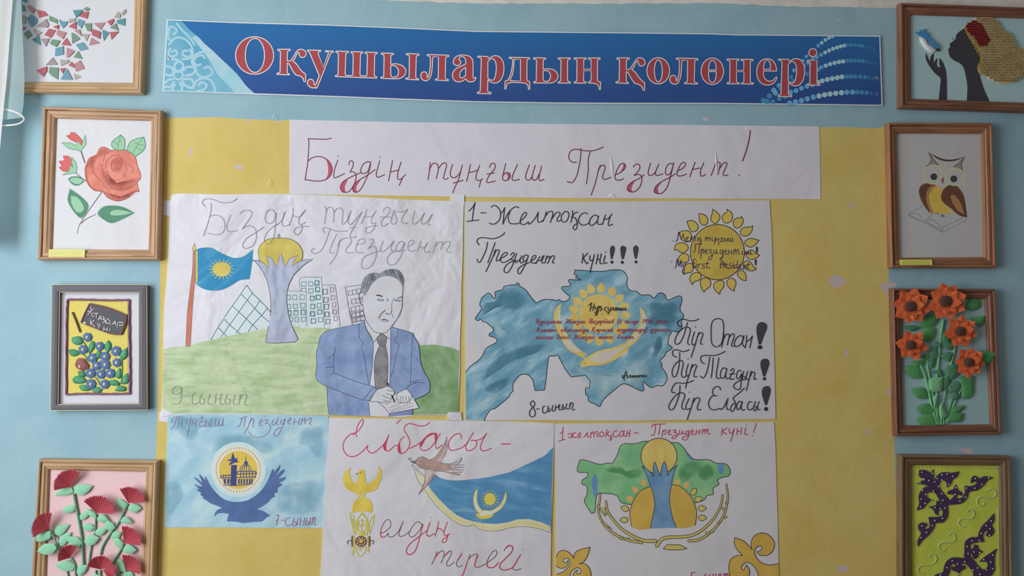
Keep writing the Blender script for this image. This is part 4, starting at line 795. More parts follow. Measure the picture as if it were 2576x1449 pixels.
word(p8, Q6, '1010,610 1030,630 1055,520 1070,510 1085,625;1030,590 1090,580;1010,575 1005,620 1040,650 1035,670;1100,625 1130,590 1140,570! 1145,620;1160,620 1180,585! 1190,620! 1210,580! 1225,620;1260,585 1235,595 1240,620 1265,605 1270,580 1280,615;1295,580 1295,615;1300,590 1320,575 1330,610;1335,590 1355,575 1360,610;1375,575 1375,610 1395,605 1390,590;1415,570 1415,605 1430,600', M_INK, 1.8)
# the three lines of small red writing: a little slanted hand, x-height 10
GL = {'а': (9, '7,9 3,10 0,5 2,0 5,2 7,9;7,9 7,1 9,0'), 'б': (8, '8,17 2,14 0,6 3,0 7,4 4,9 1,7'), 'в': (8, '1,6 4,17 6,14 2,9 6,6 4,0 0,3 1,9'), 'г': (7, '0,9 3,10 5,8 1,2 3,0 6,2'), 'д': (9, '7,9 3,10 0,5 2,0 6,5 7,9;7,9 6,-6 3,-9 2,-5 9,1'), 'е': (8, '0,4 5,7 4,10 1,8 0,3 3,0 7,2'),
 'ж': (13, '0,9 3,9 3,2 0,1;6,10 6,0;11,9 8,6 11,0'), 'з': (7, '1,9 5,9 3,6! 6,3 4,-6 1,-7 7,0'), 'и': (10, '0,10 0,1 5,2 6,10;6,10 6,1 9,0'), 'й': (10, '0,10 0,1 5,2 6,10;6,10 6,1 9,0;1,14 6,15'), 'к': (8, '0,10 0,0;0,5 6,10;2,6 7,0'), 'л': (9, '0,1 2,1 5,10;5,10 6,0 8,1'), 'м': (12, '0,0 3,10! 5,0! 8,10! 10,0'),
 'н': (9, '0,10 0,0;0,5 6,5;6,10 6,0 8,1'), 'о': (8, '4,10 0,6 2,0 6,4 4,10'), 'р': (8, '0,10 0,-9;0,6 4,10 6,5 2,1'), 'с': (7, '6,9 2,10 0,4 3,0 7,2'), 'т': (13, '0,10 0,0;0,7 4,10 4,0;4,7 9,10 9,1 12,0'), 'у': (8, '0,10 1,5 6,6;7,10 4,-8 1,-7'), 'ұ': (8, '0,10 1,5 6,6;7,10 4,-8;0,-3 7,-2'), 'ү': (8, '0,10 1,5 6,6;7,10 4,-8'), 'ш': (13, '0,10 0,1 4,2 5,10;5,10 5,1 9,2 10,10;10,10 10,1 12,0'),
 'ы': (11, '0,10 0,1 4,1 4,5 0,5;7,10 7,1 10,1'), 'і': (4, '0,10 0,1 3,1;1,15'), 'Н': (12, '0,16 4,19;3,18 2,0;2,9 9,10;10,19 8,0 11,2'), 'Ә': (11, '2,15 6,18 8,9 4,0 0,4 9,9'), 'А': (12, '-2,2 1,3 7,19 8,0;2,8 9,8'), 'Қ': (11, '1,18 0,0;0,9 8,18;2,9 8,0 9,-5'), '(': (5, '4,18 0,9 3,-5'), ')': (5, '0,18 3,9 0,-5'), '6': (8, '5,12 0,6 2,0 6,3 3,6'), '1': (5, '0,12 3,16 2,0'), '9': (8, '6,14 2,16 1,10 6,11;6,15 3,0'), '4': (8, '0,15 1,8 6,8;6,15 5,0'), '0': (8, '3,15 0,8 3,0 6,8 3,15'), '.': (4, '1,1')}
def small(th, txt, px, py, width, xh, mat, w, slope=0.0):
    tot = sum(GL[c][0]+2.2 if c != ' ' else 12 for c in txt); sx = width/tot; sy = xh/10
    m = th.mb(); x = 0; dd = th.next()+2e-6
    for c in txt:
        if c == ' ': x += 12; continue
        a, st = GL[c]
        for s in st.split(';'):
            q = []
            for wd in s.split():
                cc = '!' if wd.endswith('!') else ''; u, v = (float(z) for z in wd.rstrip('!').split(','))
                q.append('%g,%g%s' % (px+(x+u+v*.22)*sx, py-v*sy+slope*(x+u)*sx, cc))
            dd += 8e-7; m.stroke(ID, ' '.join(q), mat, w, d=dd)
        x += a+2.2
    th.cur = dd; m.build('lettering')
small(p8, 'Нұрсұлтан Әбішұлы Назарбаев (6 шілде 1940 жылы', 1346, 814, 336, 6.2, M_REDP, 1.5, -.004)
small(p8, 'Алматы облысында Қарасай ауданында) дүниеге', 1347, 835, 340, 6.2, M_REDP, 1.5, -.004)
small(p8, 'келген Әкесі Әбішұлы анасы Әлжан.', 1348, 853, 250, 6.2, M_REDP, 1.5, -.004)
# ------------------------------------------------------------------ lower left small poster: eagle under a sun
E1 = T(400, 1035, 4.75)
M_SKYW = paint('sky_blue_wash', (150, 196, 216), .80, rough=.8, bump=.35, bscale=5, rgb2=(186, 216, 228), nscale=6, stretch=(30, 1.0, 2.0), contrast=(.33, .72), rgb3=(166, 206, 222))
M_SKYD = wash_paint('sky_teal_patch', (122, 180, 200), .84, 26, .6)
M_HALO = paint('sun_halo_cream', (236, 226, 218), .84, rough=.8, rgb2=(224, 222, 220), nscale=12)
M_HALOB = paint('sun_halo_pale_blue', (188, 216, 228), .80, rough=.8, rgb2=(200, 222, 230), nscale=10)
M_YSUN = paint('sun_bright_yellow', (226, 196, 70), .80, rough=.8, rgb2=(214, 184, 66), nscale=12)
M_RAY = paint('olive_ray', (196, 184, 104), .80, rough=.8)
M_EBLUE = paint('eagle_blue_wash', (88, 116, 172), .80, rough=.8, bump=.3, bscale=6, rgb2=(76, 104, 152), nscale=9, contrast=(.35, .7))
M_INDIGO = paint('monument_indigo', (62, 76, 140), .80, rough=.8)
M_PURP = paint('purple_pencil', (152, 124, 168), .86, rough=.7)
M_MAG = paint('magenta_pencil', (172, 92, 140), .80, rough=.7)
p7 = Thing('poster', 'small light blue poster of a blue eagle spread beneath a yellow sun', 'poster', (618, 1328), .0009)
sheet(p7, [(422, 1043), (560, 1042), (700, 1044), (827, 1046), (825, 1090), (821, 1161), (818, 1240), (814, 1328), (700, 1328), (560, 1327), (423, 1327), (413, 1325), (415, 1230), (417, 1160), (420, 1110)], M_SKYW, .0009)
for w in ('110,60 300,50 500,60 780,50 790,110 780,190 620,180 480,220 470,290 400,360 300,340 200,240 150,210 110,160', '680,300 900,260 1180,300 1400,420 1320,520 1150,440 950,390 760,420 640,480',
          '1700,200 1950,180 1960,500 1880,560 1780,420 1660,380', '1450,900 1900,820 1930,1200 1500,1230 1380,1080', '75,900 220,820 300,1000 200,1180 75,1340'):
    m = p7.mb(); m.wash(E1, w, M_SKYD); m.build('sky_wash')
m = p7.mb(); m.ell(E1, 945, 695, 330, 330, M_HALOB, n=56); m.ell(E1, 945, 697, 296, 290, M_HALO, n=56); m.ell(E1, 948, 700, 231, 230, M_YSUN, n=56)
for k in range(46):
    a = 2*math.pi*k/46; m.px_poly([E1(*p) for p in ellipse_pts(946+263*math.cos(a), 697+262*math.sin(a), 9, 17, 10)], M_RAY)
sunp = m.build('sun')
m = p7.mb()
m.fill(E1, '862,640! 930,640! 925,890! 855,890!', M_INDIGO)
m.fill(E1, '885,488! 895,530! 908,565! 942,553! 930,585! 958,604! 905,612! 835,646! 842,618! 868,600! 808,580! 862,570! 872,520!', M_INDIGO)
m.stroke(E1, '965,715 975,670 1010,637 1045,628 1085,655 1105,715;985,715 1000,670 1040,632;1015,715 1020,670 1042,632;1045,715 1045,632;1075,715 1068,670 1048,632', M_INDIGO, 1.6)
m.fill(E1, '1037,528! 1045,600! 1065,602! 1058,625! 1020,625! 1010,604! 1030,600!', M_INDIGO)
m.stroke(E1, '935,718 1150,714;930,752 1170,738;735,768 860,758;735,795 860,795;930,790 1155,785;938,718 938,752;975,718 975,790;1010,716 1010,790;1045,716 1045,790;1080,716 1080,790;1115,714 1115,790;1145,714 1160,740 1145,785;735,768 735,795;768,766 768,795;800,763 800,795;835,760 835,795;775,880 925,885;930,885 1090,870', M_INDIGO, 2.0)
for x in (770, 812, 848): m.fill(E1, '%d,808! %d,806! %d,868! %d,866!' % (x, x+28, x+28, x+4), M_INDIGO)
for x in (945, 975, 1008, 1042, 1074, 1100): m.fill(E1, '%d,806! %d,806! %d,868! %d,872!' % (x, x+19, x+16, x), M_INDIGO)
m.build('monument', sunp)
m = p7.mb()
m.fill(E1, '665,1255! 665,1220 700,1175 755,1155! 700,1130 620,1100 565,1062 508,1030! 535,1025! 485,990! 512,980! 440,933! 482,930! 410,862! 470,890 520,892! 412,787! 450,800 522,862! 475,747! 515,780 550,825! 552,770! 580,820 610,880 680,970 760,1040 850,1075 950,1082 1060,1060 1160,1000 1240,920 1310,800 1350,700 1372,688! 1370,730! 1450,635! 1440,690 1385,775! 1485,690 1497,720 1420,805! 1517,780! 1500,815 1440,852! 1476,876! 1420,912! 1415,962! 1372,988! 1390,1012! 1340,1040! 1310,1080 1240,1130 1165,1172! 1230,1185 1330,1245! 1285,1262 1230,1312 1130,1320 1010,1332 900,1315 815,1315! 815,1285 835,1225! 760,1213 700,1222', M_EBLUE); m.build('eagle_drawing')
word(p7, E1, '150,130 170,75 280,55;210,70 180,170 140,210;240,70 225,180;275,70 265,175;330,90 325,140 350,150;380,70 350,230 335,290;325,230 365,225;405,100 390,175;395,140 430,135;445,100 435,170 455,182;480,95 520,60 520,90 480,150 490,180 530,170;470,125 530,120;560,95 550,170 590,175 590,130 555,135;620,100 615,175;680,95 665,160 700,165 720,95! 715,160 745,165 770,85! 760,165 780,170', M_PURP, 1.5)
word(p7, E1, '930,180 960,170 1000,70;960,90 1050,60;1030,70 1015,180;1100,80 1060,190 1015,265;1085,130 1115,80 1130,110 1115,175 1135,180;1205,140 1235,120 1220,95 1200,130 1205,170 1240,165;1250,115 1290,95 1300,115 1265,145 1310,150 1330,200 1300,260 1240,300 1170,310 1110,290 1070,245;1370,90 1345,150 1360,165 1400,130 1420,80! 1400,150 1430,160;1500,95 1460,110 1450,145 1475,150 1510,85 1480,170 1430,270 1395,298 1370,275 1390,225 1450,190;'
 '1540,120 1575,100 1570,75 1540,110 1545,150 1580,145;1620,85 1605,160;1610,130 1650,120;1680,80 1660,150 1680,155;1710,85 1690,155;1700,120 1740,80 1740,150;1745,120 1810,75 1815,110 1795,150 1825,155', M_PURP, 1.5)
word(p7, E1, '1395,1240 1430,1235 1400,1360;1390,1305 1425,1295;1455,1300 1500,1298;1560,1275 1520,1280 1510,1340 1540,1370 1580,1345;1610,1275 1595,1360 1630,1360 1635,1320 1600,1315;1660,1280 1645,1360;1690,1270 1680,1360;1685,1315 1725,1310;1740,1270 1725,1360;1765,1270 1750,1360 1785,1350 1785,1315 1755,1320;1810,1270 1800,1355;1835,1265 1825,1355;1830,1310 1860,1260 1870,1280 1850,1345 1880,1355', M_MAG, 1.5)
# ------------------------------------------------------------------ lower middle poster: swallow carrying the flag
F2_, F3_, F4_, F5_ = T(800, 1040, 4.293), T(800, 1150, 4.847), T(1020, 1130, 6.587), T(1040, 1280, 7.156)
M_P4 = paper('swallow_poster', (190, 190, 197), .64, bump=.6, scale=5)
M_CRIM2 = paint('crimson_felt_pen', (186, 54, 84), .66, rough=.6)
M_PLUM2 = paint('dark_plum_pen', (112, 54, 74), .64, rough=.6)
M_FLAGB = paint('flag_blue_wash', (66, 126, 168), .62, rough=.8, bump=.4, bscale=5, rgb2=(106, 156, 190), nscale=8, stretch=(-12, .8, 3.2), contrast=(.42, .8), rgb3=(78, 136, 176))
M_FRINGE = paint('flag_fringe_pale', (208, 204, 162), .64, rough=.8, rgb2=(198, 194, 150), nscale=14)
M_OLIVE = paint('olive_yellow_pencil', (190, 178, 70), .64, rough=.8)
M_YEL4 = paint('bird_yellow_wash', (216, 190, 66), .68, rough=.8, rgb2=(200, 172, 50), nscale=12)
M_LEMON = paint('lemon_olive_wash', (196, 190, 56), .66, rough=.8, rgb2=(180, 172, 50), nscale=14)
M_BRN = paint('swallow_brown_wash', (172, 144, 136), .64, rough=.8, rgb2=(152, 124, 116), nscale=12)
M_FEA = paint('swallow_pale_feather', (198, 186, 184), .66, rough=.8, rgb2=(176, 160, 156), nscale=26, stretch=(40, 2.5, .8))
M_WHEEL = paint('wheel_brown', (112, 78, 72), .64, rough=.8)
M_GSUN = paint('flag_sun_gold', (232, 186, 52), .64, rough=.8)
M_CREAM4 = paint('flag_eagle_cream', (216, 208, 192), .64, rough=.8)
pm = Thing('poster', 'poster of a brown swallow carrying a blue flag above a small golden bird', 'poster', (1095, 1478), .0019)
sheet(pm, closed_curve(parse(ID, '828,1051! 1000,1054 1130,1058 1260,1060 1394,1065! 1393,1120 1390,1240 1388,1290 1386,1380 1385,1480! 1200,1479 1000,1480 804,1479! 808,1418 813,1330 815,1290 817,1240 821,1163')), M_P4, .0019)
word(pm, F2_, '420,250 400,215 375,232;410,205 430,130 465,75 485,65 488,100 460,155 415,205 350,225 295,280 270,350 290,425 340,463 400,462 470,420 540,345! 530,375 550,415 590,428 640,400 720,320 765,230! 735,330 735,400 770,400 830,350 865,345;935,250 890,290 865,360 870,410 900,435 950,410 985,350 990,290 960,230 930,180 940,140 980,110 1040,120 1100,135 1160,130 1205,98;'
 '985,380 1060,345 1110,310;1260,215 1210,220 1150,270 1105,330 1110,385 1150,402 1210,375 1270,300 1320,215! 1280,290 1270,360 1290,378 1340,340;1545,275 1548,240 1520,218 1470,235 1420,290 1408,350 1430,395 1480,395 1560,365 1620,315;1680,205 1640,270 1600,340 1600,390 1640,402 1690,375 1715,330 1700,295 1650,290;1700,295 1770,270 1820,215! 1770,310 1755,370 1775,405 1830,395 1870,375;850,110 890,68', M_CRIM2, 2.4,
 '705,345 767,228! 740,330 735,402 712,392;860,365 887,300! 888,360 900,437 870,418;1098,350 1150,262 1235,208! 1260,218 1170,270 1117,360;1258,216 1290,222 1275,300 1268,330', M_CRIM2)
word(pm, F2_, '1980,332 2078,330', M_CRIM2, 2.6, name='dash')
m = pm.mb(); m.stroke(F3_, '770,930 830,900 880,850 885,790 860,760 820,780 780,850 760,930 775,975 810,975 860,925! 855,960 890,975 940,950 990,890 1040,780! 1000,890 985,950 1010,968 1060,950 1110,910;1270,830 1240,795 1200,795 1150,850 1110,930 1125,970 1170,965 1230,900 1280,815 1250,930 1220,1050 1180,1150 1120,1190 1080,1170 1085,1110 1140,1040 1230,970 1320,900;1365,795 1330,890 1325,950 1360,965 1420,930;1378,735', M_PLUM2, 1.8); m.stroke(F3_, '1280,820 1250,930 1220,1050 1180,1150 1120,1188 1080,1165 1085,1110 1140,1040 1230,970;1365,800 1335,880 1325,945 1360,965;765,900 765,960 790,978', M_CRIM2, 2.6); m.build('lettering')
word(pm, F5_, '455,225 430,350 390,495;410,390 470,350 530,400 560,395;610,240 570,350 545,440 570,480 625,465 655,450;625,470 590,580 545,612 515,585 550,535 620,490', M_CRIM2, 2.3)
m = pm.mb(); m.stroke(F5_, '425,770 390,870 330,1000;390,880 460,790 520,755 550,770 550,840 495,980;545,870 620,780 670,755 690,775 650,880 600,970 610,1025 660,1020 730,960;875,795 800,920 775,980 790,1035 830,1045 880,1015;910,718;1020,820 980,930 930,1080 875,1209;1000,900 1080,825 1140,815 1160,840 1120,940 1100,1020 1130,1050 1200,1040 1310,985;1310,985 1400,920 1480,850 1505,780 1480,750 1430,770 1370,850 1325,960 1330,1040 1390,1065 1460,1045 1535,960;1630,755 1680,680 1740,655 1785,680 1790,730 1740,810 1620,930 1555,1010 1560,1070 1620,1105 1700,1095 1790,1050;1930,825 1860,940 1790,1050 1800,1090 1850,1105 1940,1075;1968,730', M_PLUM2, 1.8); m.stroke(F5_, '1670,700 1740,658 1785,690 1785,740 1740,810 1620,930 1555,1010 1560,1070 1620,1102 1700,1092 1790,1050 1860,940 1925,830;1325,1000 1340,1045 1390,1062 1460,1042 1525,970;975,945 930,1080 880,1205;1150,830 1120,940 1100,1020;400,850 460,790;560,850 640,770;800,920 860,830', M_CRIM2, 2.7); m.build('lettering')
# flag
m = pm.mb()
fb = [F4_(*p) for p in ((490, 425), (545, 460), (600, 490), (750, 520), (950, 517), (1200, 490), (1400, 460), (1720, 385), (1900, 300), (2100, 210), (2320, 100), (2400, 10))]+[(1391.3, 1127), (1388, 1235), (1386.5, 1340)]+[F4_(*p) for p in ((2390, 1272), (2250, 1212), (2050, 1157), (1850, 1162), (1700, 1210), (1500, 1237), (1300, 1227), (1120, 1195), (1000, 1160), (850, 1090), (700, 970), (550, 820), (400, 640), (380, 590), (440, 510))]
m.px_poly(fb, M_FLAGB); flag = m.build('flag_drawing')
m = pm.mb()
m.fill(F4_, '370,622 400,662 550,830 700,985 850,1103 1000,1172 1150,1208 1300,1238 1500,1245 1700,1223 1850,1173 2050,1168 2250,1220 2390,1275! 2385,1360! 2250,1322 2050,1290 1850,1280 1700,1310 1500,1348 1350,1355 1240,1322 1120,1262 1000,1268 850,1220 720,1120 530,960 400,800 310,680', M_FRINGE)
m.fill(F4_, '105,258! 160,330 330,485! 300,600! 200,480 150,350', M_FRINGE)
ws = smooth_open([F4_(*p) for p in ((385, 690), (550, 890), (700, 1045), (850, 1155), (1000, 1215), (1150, 1240), (1300, 1285), (1500, 1300), (1700, 1268), (1850, 1228), (2050, 1228), (2250, 1270), (2380, 1318))], 1.2)
random.seed(11); pts = []
for i, (x, y) in enumerate(ws): pts.append((x+random.uniform(-1.5, 1.5), y+4.2*math.sin(i*1.15)+random.uniform(-1.4, 1.4)))
m.ribbon(pts, .9, M_OLIVE, pm.next()); m.ribbon([(x+1.2, 2*q[1]-y) for (x, y), q in zip(pts, ws)], .8, M_OLIVE, pm.next())
m.stroke(F4_, '105,258 150,350 200,500 280,620 430,830 530,960 700,1110 850,1220 960,1265 1050,1275 1130,1260 1240,1325 1400,1355 1550,1350 1700,1310 1850,1285 2050,1290 2250,1330 2410,1390', M_PEN, 1.1)
m.stroke(F4_, '110,260 160,290 330,470;160,320 250,430;490,425 600,490 750,520 950,517 1200,490', M_PEN, .9); m.build('flag_fringe', flag)
m = pm.mb(); m.ell(F4_, 1398, 828, 93, 100, M_GSUN)
for k in range(16):
    a = 2*math.pi*k/16; m.stroke(F4_, '%g,%g %g,%g' % (1398+112*math.cos(a), 828+120*math.sin(a), 1398+150*math.cos(a), 828+158*math.sin(a)), M_OLIVE, 2.2, .8)
a1 = '1195,660! 1150,720 1128,850 1150,960 1200,1040 1260,1062 1282,1030 1220,960 1185,860 1182,760'
a2 = '1160,1090 1220,1060 1300,1015 1400,1022 1500,980 1600,880 1665,710! 1670,800 1640,900 1560,1000 1450,1070 1440,1110 1330,1150 1220,1140 1190,1100'
for a in (a1, a2): m.fill(F4_, a, M_CREAM4); m.outline(F4_, a, M_OLIVE, 2.0)
m.fill(F4_, '1160,1085 1230,1068 1240,1100 1340,1095 1440,1075 1420,1118 1320,1148 1230,1142 1195,1105', M_GSUN); m.stroke(F4_, '1140,760 1185,790;1132,840 1180,860;1140,900 1195,900;1640,800 1600,890;1660,850 1590,930;1620,920 1550,960', M_OLIVE, 1.2); m.build('flag_emblem', flag)
# swallow
m = pm.mb()
m.fill(F4_, '165,205 200,150 270,125 330,145 385,182! 470,145 540,75 600,-10 650,-110 687,-205! 690,-100 685,10 650,90 600,190 560,215! 650,240 760,237! 800,290 745,345! 620,368 490,360! 480,420 420,530 360,600 300,660 215,752! 280,620 320,500 330,335! 230,300 185,250', M_BRN)
m.fill(F4_, '690,-90 685,20 650,100 600,195 555,215 530,180 600,100 660,-20', M_FEA); m.fill(F4_, '335,345 480,370 478,420 420,530 360,600 310,640 330,520', M_FEA)
m.fill(F4_, '760,237! 860,200 940,140! 905,215 850,250 772,268! 970,262! 800,300! 965,300! 790,325! 965,350! 760,350!', M_FEA)
m.fill(F4_, '75,200! 165,193 172,240! 130,238', M_PEN); m.ell(F4_, 242, 202, 7, 8, M_INK)
m.stroke(F4_, '165,205 200,150 270,125 330,145 385,182;385,182 470,145 540,75 600,-10 650,-110 687,-205;560,215 650,240 760,237 860,200 940,140 905,215 850,250;330,335 322,500 285,620 215,752;215,752 300,660 420,530 480,420;490,360 640,370 760,390 880,432;165,205 185,250 230,300 330,335;770,262 970,262;800,300 965,302;760,330 965,350;40,152 95,145 85,190 40,152', M_PEN, 1.3)
m.stroke(F4_, '760,385 925,380;790,400 900,425;640,370 880,430;650,60 600,150;672,30 640,120;690,-60 660,60;440,430 400,540;460,400 430,500;400,480 350,600', M_BRN, 2.6); m.build('swallow_drawing')
# golden bird on its ornament
m = pm.mb(); gb = '395,132! 380,180 390,240 420,300 470,325! 480,270 495,230 490,205 500,170 530,150 560,165 570,210 580,290 590,325! 650,305 700,260 730,200 740,110! 770,170 770,240 750,310 720,380 660,415 580,430! 565,485! 545,485! 538,440 530,400! 515,470 500,492! 485,480! 475,438! 400,415 340,370 308,300 310,230 340,170'
m.fill(F3_, gb, M_YEL4); m.outline(F3_, gb, M_LEMON, 1.0); m.fill(F3_, '455,217! 475,195 492,190! 490,208!', M_PEN); m.ell(F3_, 518, 188, 6, 6, M_INK); m.build('golden_bird_drawing')
m = pm.mb(); m.fill(F3_, '418,682! 420,600 450,530 500,495 545,488 600,500 650,550 668,610 655,682! 600,666 540,662 480,668', M_YEL4)
orn = m.build('dome_ornament')
m = pm.mb()
m.stroke(F3_, '535,680 480,760 458,830 465,880 450,940;535,680 590,750 608,830 600,880 590,950', M_LEMON, 3.4)
m.stroke(F3_, '385,680 410,800 435,930;385,680 430,720 440,830 435,930;688,700 670,800 630,930;688,700 640,770 622,830 625,930;420,750 440,850', M_LEMON, 2.2)
m.stroke(F3_, '485,780 480,825 515,840 535,800 535,755;585,780 590,825 555,840 535,800;515,770 555,770;455,890 485,880 505,905 500,950;610,890 580,880 560,905 565,950;530,850 530,890;475,1110 500,1100 512,1140;555,1105 530,1100 518,1140;465,1100 470,1150 515,1210 575,1150 580,1090', M_LEMON, 2.4)
m.fill(F3_, '528,880! 500,920 495,955 555,955 552,920', M_LEMON); m.fill(F3_, '465,830 480,760 500,800 480,860 460,890', M_LEMON); m.fill(F3_, '605,830 590,760 575,800 590,860 610,890', M_LEMON)
m.fill(F3_, '425,955! 450,970! 452,1090! 428,1190! 410,1192! 430,1080!', M_LEMON); m.fill(F3_, '598,965! 618,960! 616,1080! 626,1172! 600,1135! 605,1080!', M_LEMON)
m.ell(F3_, 525, 1028, 70, 67, M_WHEEL); m.ell(F3_, 525, 1022, 24, 24, M_YEL4)
for k in range(8):
    a = 2*math.pi*k/8+.3; m.ell(F3_, 525+46*math.cos(a), 1028+44*math.sin(a), 8, 8, M_FRINGE)
m.ell(F3_, 415, 1025, 11, 72, M_WHEEL); m.ell(F3_, 628, 1025, 11, 70, M_WHEEL); m.stroke(F3_, '365,1058 358,1028 375,1015 402,1022;642,1022 675,1016 678,1040 665,1058', M_PEN, 2.4); m.build('wheel_ornament', orn)
# ------------------------------------------------------------------ lower right poster: green map, blue tower, wheat
N1, N2 = T(1380, 1050, 4.366), T(1380, 1190, 4.366)
M_P5 = paper('green_map_poster', (172, 172, 178), .52, bump=.35, scale=4)
M_CRIM3 = paint('dull_crimson_marker', (164, 62, 88), .54, rough=.6)
M_GRN = paint('map_green_wash', (96, 156, 108), .52, rough=.8, bump=.3, bscale=5, rgb2=(124, 168, 120), nscale=7, contrast=(.35, .7), rgb3=(104, 160, 112))
M_GRND = wash_paint('map_deep_green', (66, 136, 82), .54, 30, .75)
M_LAKE = paint('lake_blue_wash', (72, 116, 160), .52, rough=.8, rgb2=(88, 130, 168), nscale=10)
M_TRUNK = paint('tower_blue_wash', (78, 118, 156), .52, rough=.8, bump=.3, bscale=5, rgb2=(98, 134, 166), nscale=9)
M_EGG = paint('ochre_egg_wash', (182, 152, 60), .54, rough=.8, rgb2=(174, 142, 50), nscale=9)
M_BALL = paint('ball_ochre_wash', (188, 168, 88), .52, rough=.8, rgb2=(178, 154, 72), nscale=9)
M_WHEAT = paint('wheat_olive', (176, 164, 74), .54, rough=.8)
M_ORP = paint('orange_petal', (190, 150, 80), .52, rough=.8)
M_NLINE = paint('brown_black_marker', (52, 44, 50), .52, rough=.6)
p5 = Thing('poster', 'poster of a green country map with a blue tower over two ochre eggs', 'poster', (1678, 1478), .0012)
sheet(p5, closed_curve(parse(ID, '1393,1066! 1600,1065 1800,1063 1947,1062! 1950,1110 1952,1165 1954,1240 1957,1340 1960,1480! 1800,1479 1600,1480 1397,1480! 1398,1350 1398,1240 1396,1150')), M_P5, .0012)
word(p5, N1, '125,180 155,150 160,105 150,250;110,262 180,240;215,185 240,175 250,200 235,225 215,215;265,170 260,225;250,195 300,165;265,200 290,225 310,215;330,205 355,185 345,165 325,190 330,220 360,215;385,215 410,190 425,165! 425,215 445,210;465,160 460,225;465,185 490,155 500,215;505,180 525,150 540,160 530,205 550,210;585,155 560,175 565,205 595,210 610,180 585,155;640,135 630,210;635,185 670,155;645,185 665,205 690,205;690,195 690,240 675,255 680,225;755,145 715,160 710,200 740,215 770,195;820,150 785,165 780,205 810,200 830,145! 825,205 845,205;865,145 855,210;860,180 890,170;895,135 885,210;940,170 985,172', M_CRIM3, 2.5)
word(p5, N1, '1125,190 1145,200 1165,170 1175,80;1130,105 1150,80 1200,75 1278,72;1225,85 1210,190;1255,140 1245,215;1250,165 1280,135 1290,160 1270,190;1310,170 1340,150 1325,135 1310,165 1320,190 1350,185;1370,145 1395,135 1400,150 1375,165 1410,175 1410,205 1385,235 1355,225 1370,205 1430,190;1440,145 1430,180 1450,185 1475,145! 1470,180 1495,180;1540,150 1510,155 1500,180 1530,180 1545,145 1535,210 1510,248 1470,240 1480,215 1545,195;1565,170 1590,155 1580,135 1565,160 1570,190 1600,185;1625,135 1615,190;1620,165 1650,155;1665,135 1650,190;1695,130 1685,185;1690,160 1720,130 1720,180;1725,155 1750,125 1750,180 1775,180', M_CRIM3, 2.5)
word(p5, N1, '1910,115 1900,195;1905,160 1960,115;1915,160 1955,185;1985,120 1985,165 2010,175 2040,125! 2020,200 2000,265;2075,120 2065,190;2070,155 2100,150;2120,115 2110,185;2165,115 2155,185 2190,185;2170,87;2283,65 2250,165;2240,198', M_CRIM3, 2.5)
ma = curve(cat((N1, '430,605! 425,650 370,690 370,735 415,750 425,800'), (N2, '420,240 395,290 400,330 470,445! 510,430! 520,300 540,230 650,225 750,250 800,325 920,350!')))
mb_ = curve(cat((N2, '1600,330! 1700,300 1745,245 1805,235 1805,180'), (N1, '1810,770 1870,735 1855,690 1900,660 1975,645 1995,590 1950,515 1830,500 1760,465 1600,460 1520,385 1480,330 1420,280 1345,275!')))
mc = curve(cat((N1, '1100,265! 1050,262 940,290 830,290 780,330 760,400 700,500 640,500 560,515 370,465 330,510 320,595 430,605!')))
m = p5.mb(); m.px_poly(ma+mb_+mc, M_GRN)
m.wash(N1, '1640,560 1750,500 1830,600 1780,680 1700,700 1640,640', M_GRND); m.wash(N1, '620,560 780,540 880,600 1000,560 1040,640 900,680 780,620 640,600', M_GRND); m.wash(N1, '1420,560 1560,480 1700,500 1640,600 1520,700 1430,680', M_GRND)
m.fill(N2, '510,5! 535,60 535,180 540,230 515,272! 490,230 475,120 490,40', M_LAKE); m.fill(N1, '1505,375! 1560,430 1615,490! 1570,480 1520,420', M_LAKE); m.fill(N1, '1860,510! 1925,512! 1925,590 1895,625 1865,590', M_LAKE)
for c in (ma, mb_, mc): m.ribbon(c, 1.7, M_NLINE, p5.next())
m.build('map_drawing')
for x, y in ((1045, 105), (950, 180), (890, 282), (1415, 100), (1515, 130)):
    a = math.atan2(y-420, x-1260); m = p5.mb(); m.px_poly([N2(*p) for p in drop(x, y, a, 84, 66)], M_ORP); m.build('petal')
for x, y, a in ((1595, 203, -.9), (1648, 287, -.2), (1686, 388, 0), (1690, 492, .05), (836, 388, 3.5), (826, 515, 3.14)):
    q = [N2(*p) for p in drop(x, y, a, 92, 66)]; m = p5.mb(); m.px_poly(q, M_WHEAT); m.ribbon(q, 1.5, M_NLINE, p5.next(), closed=True); m.build('petal')
for e, lines in (('910,590! 892,470 900,390 950,270 1020,190 1118,148! 1160,260 1165,380 1140,520 1120,608! 1000,622', '910,585 892,470 900,390 950,270 1020,190 1115,150'), ('1350,130! 1430,140 1530,220 1590,310 1625,430 1615,575! 1500,602 1402,602! 1350,450 1330,330 1335,200', '1350,130 1430,140 1530,220 1590,310 1625,430 1612,572')):
    m = p5.mb(); m.fill(N2, e, M_EGG); m.stroke(N2, lines, M_NLINE, 1.6); m.build('egg')
m = p5.mb(); m.ell(N1, 1212, 425, 198, 196, M_BALL, n=56); m.ring_px([N1(*p) for p in ellipse_pts(1212, 425, 198, 196, 64)], M_NLINE, 1.8); bl = m.build('tower_ball')
tk = curve(cat((N1, '1025,540! 1070,560 1130,615 1152,655! 1150,550 1165,485! 1200,570 1227,642! 1245,540 1272,480! 1300,550 1305,640! 1330,600 1415,520! 1380,600 1360,680'), (N2, '1350,130 1330,250 1335,350 1360,480 1405,600!')))
tk2 = curve(cat((N2, '1120,608! 1140,500 1165,350 1150,230 1115,130 1085,40'), (N1, '1060,600 1025,540!')))
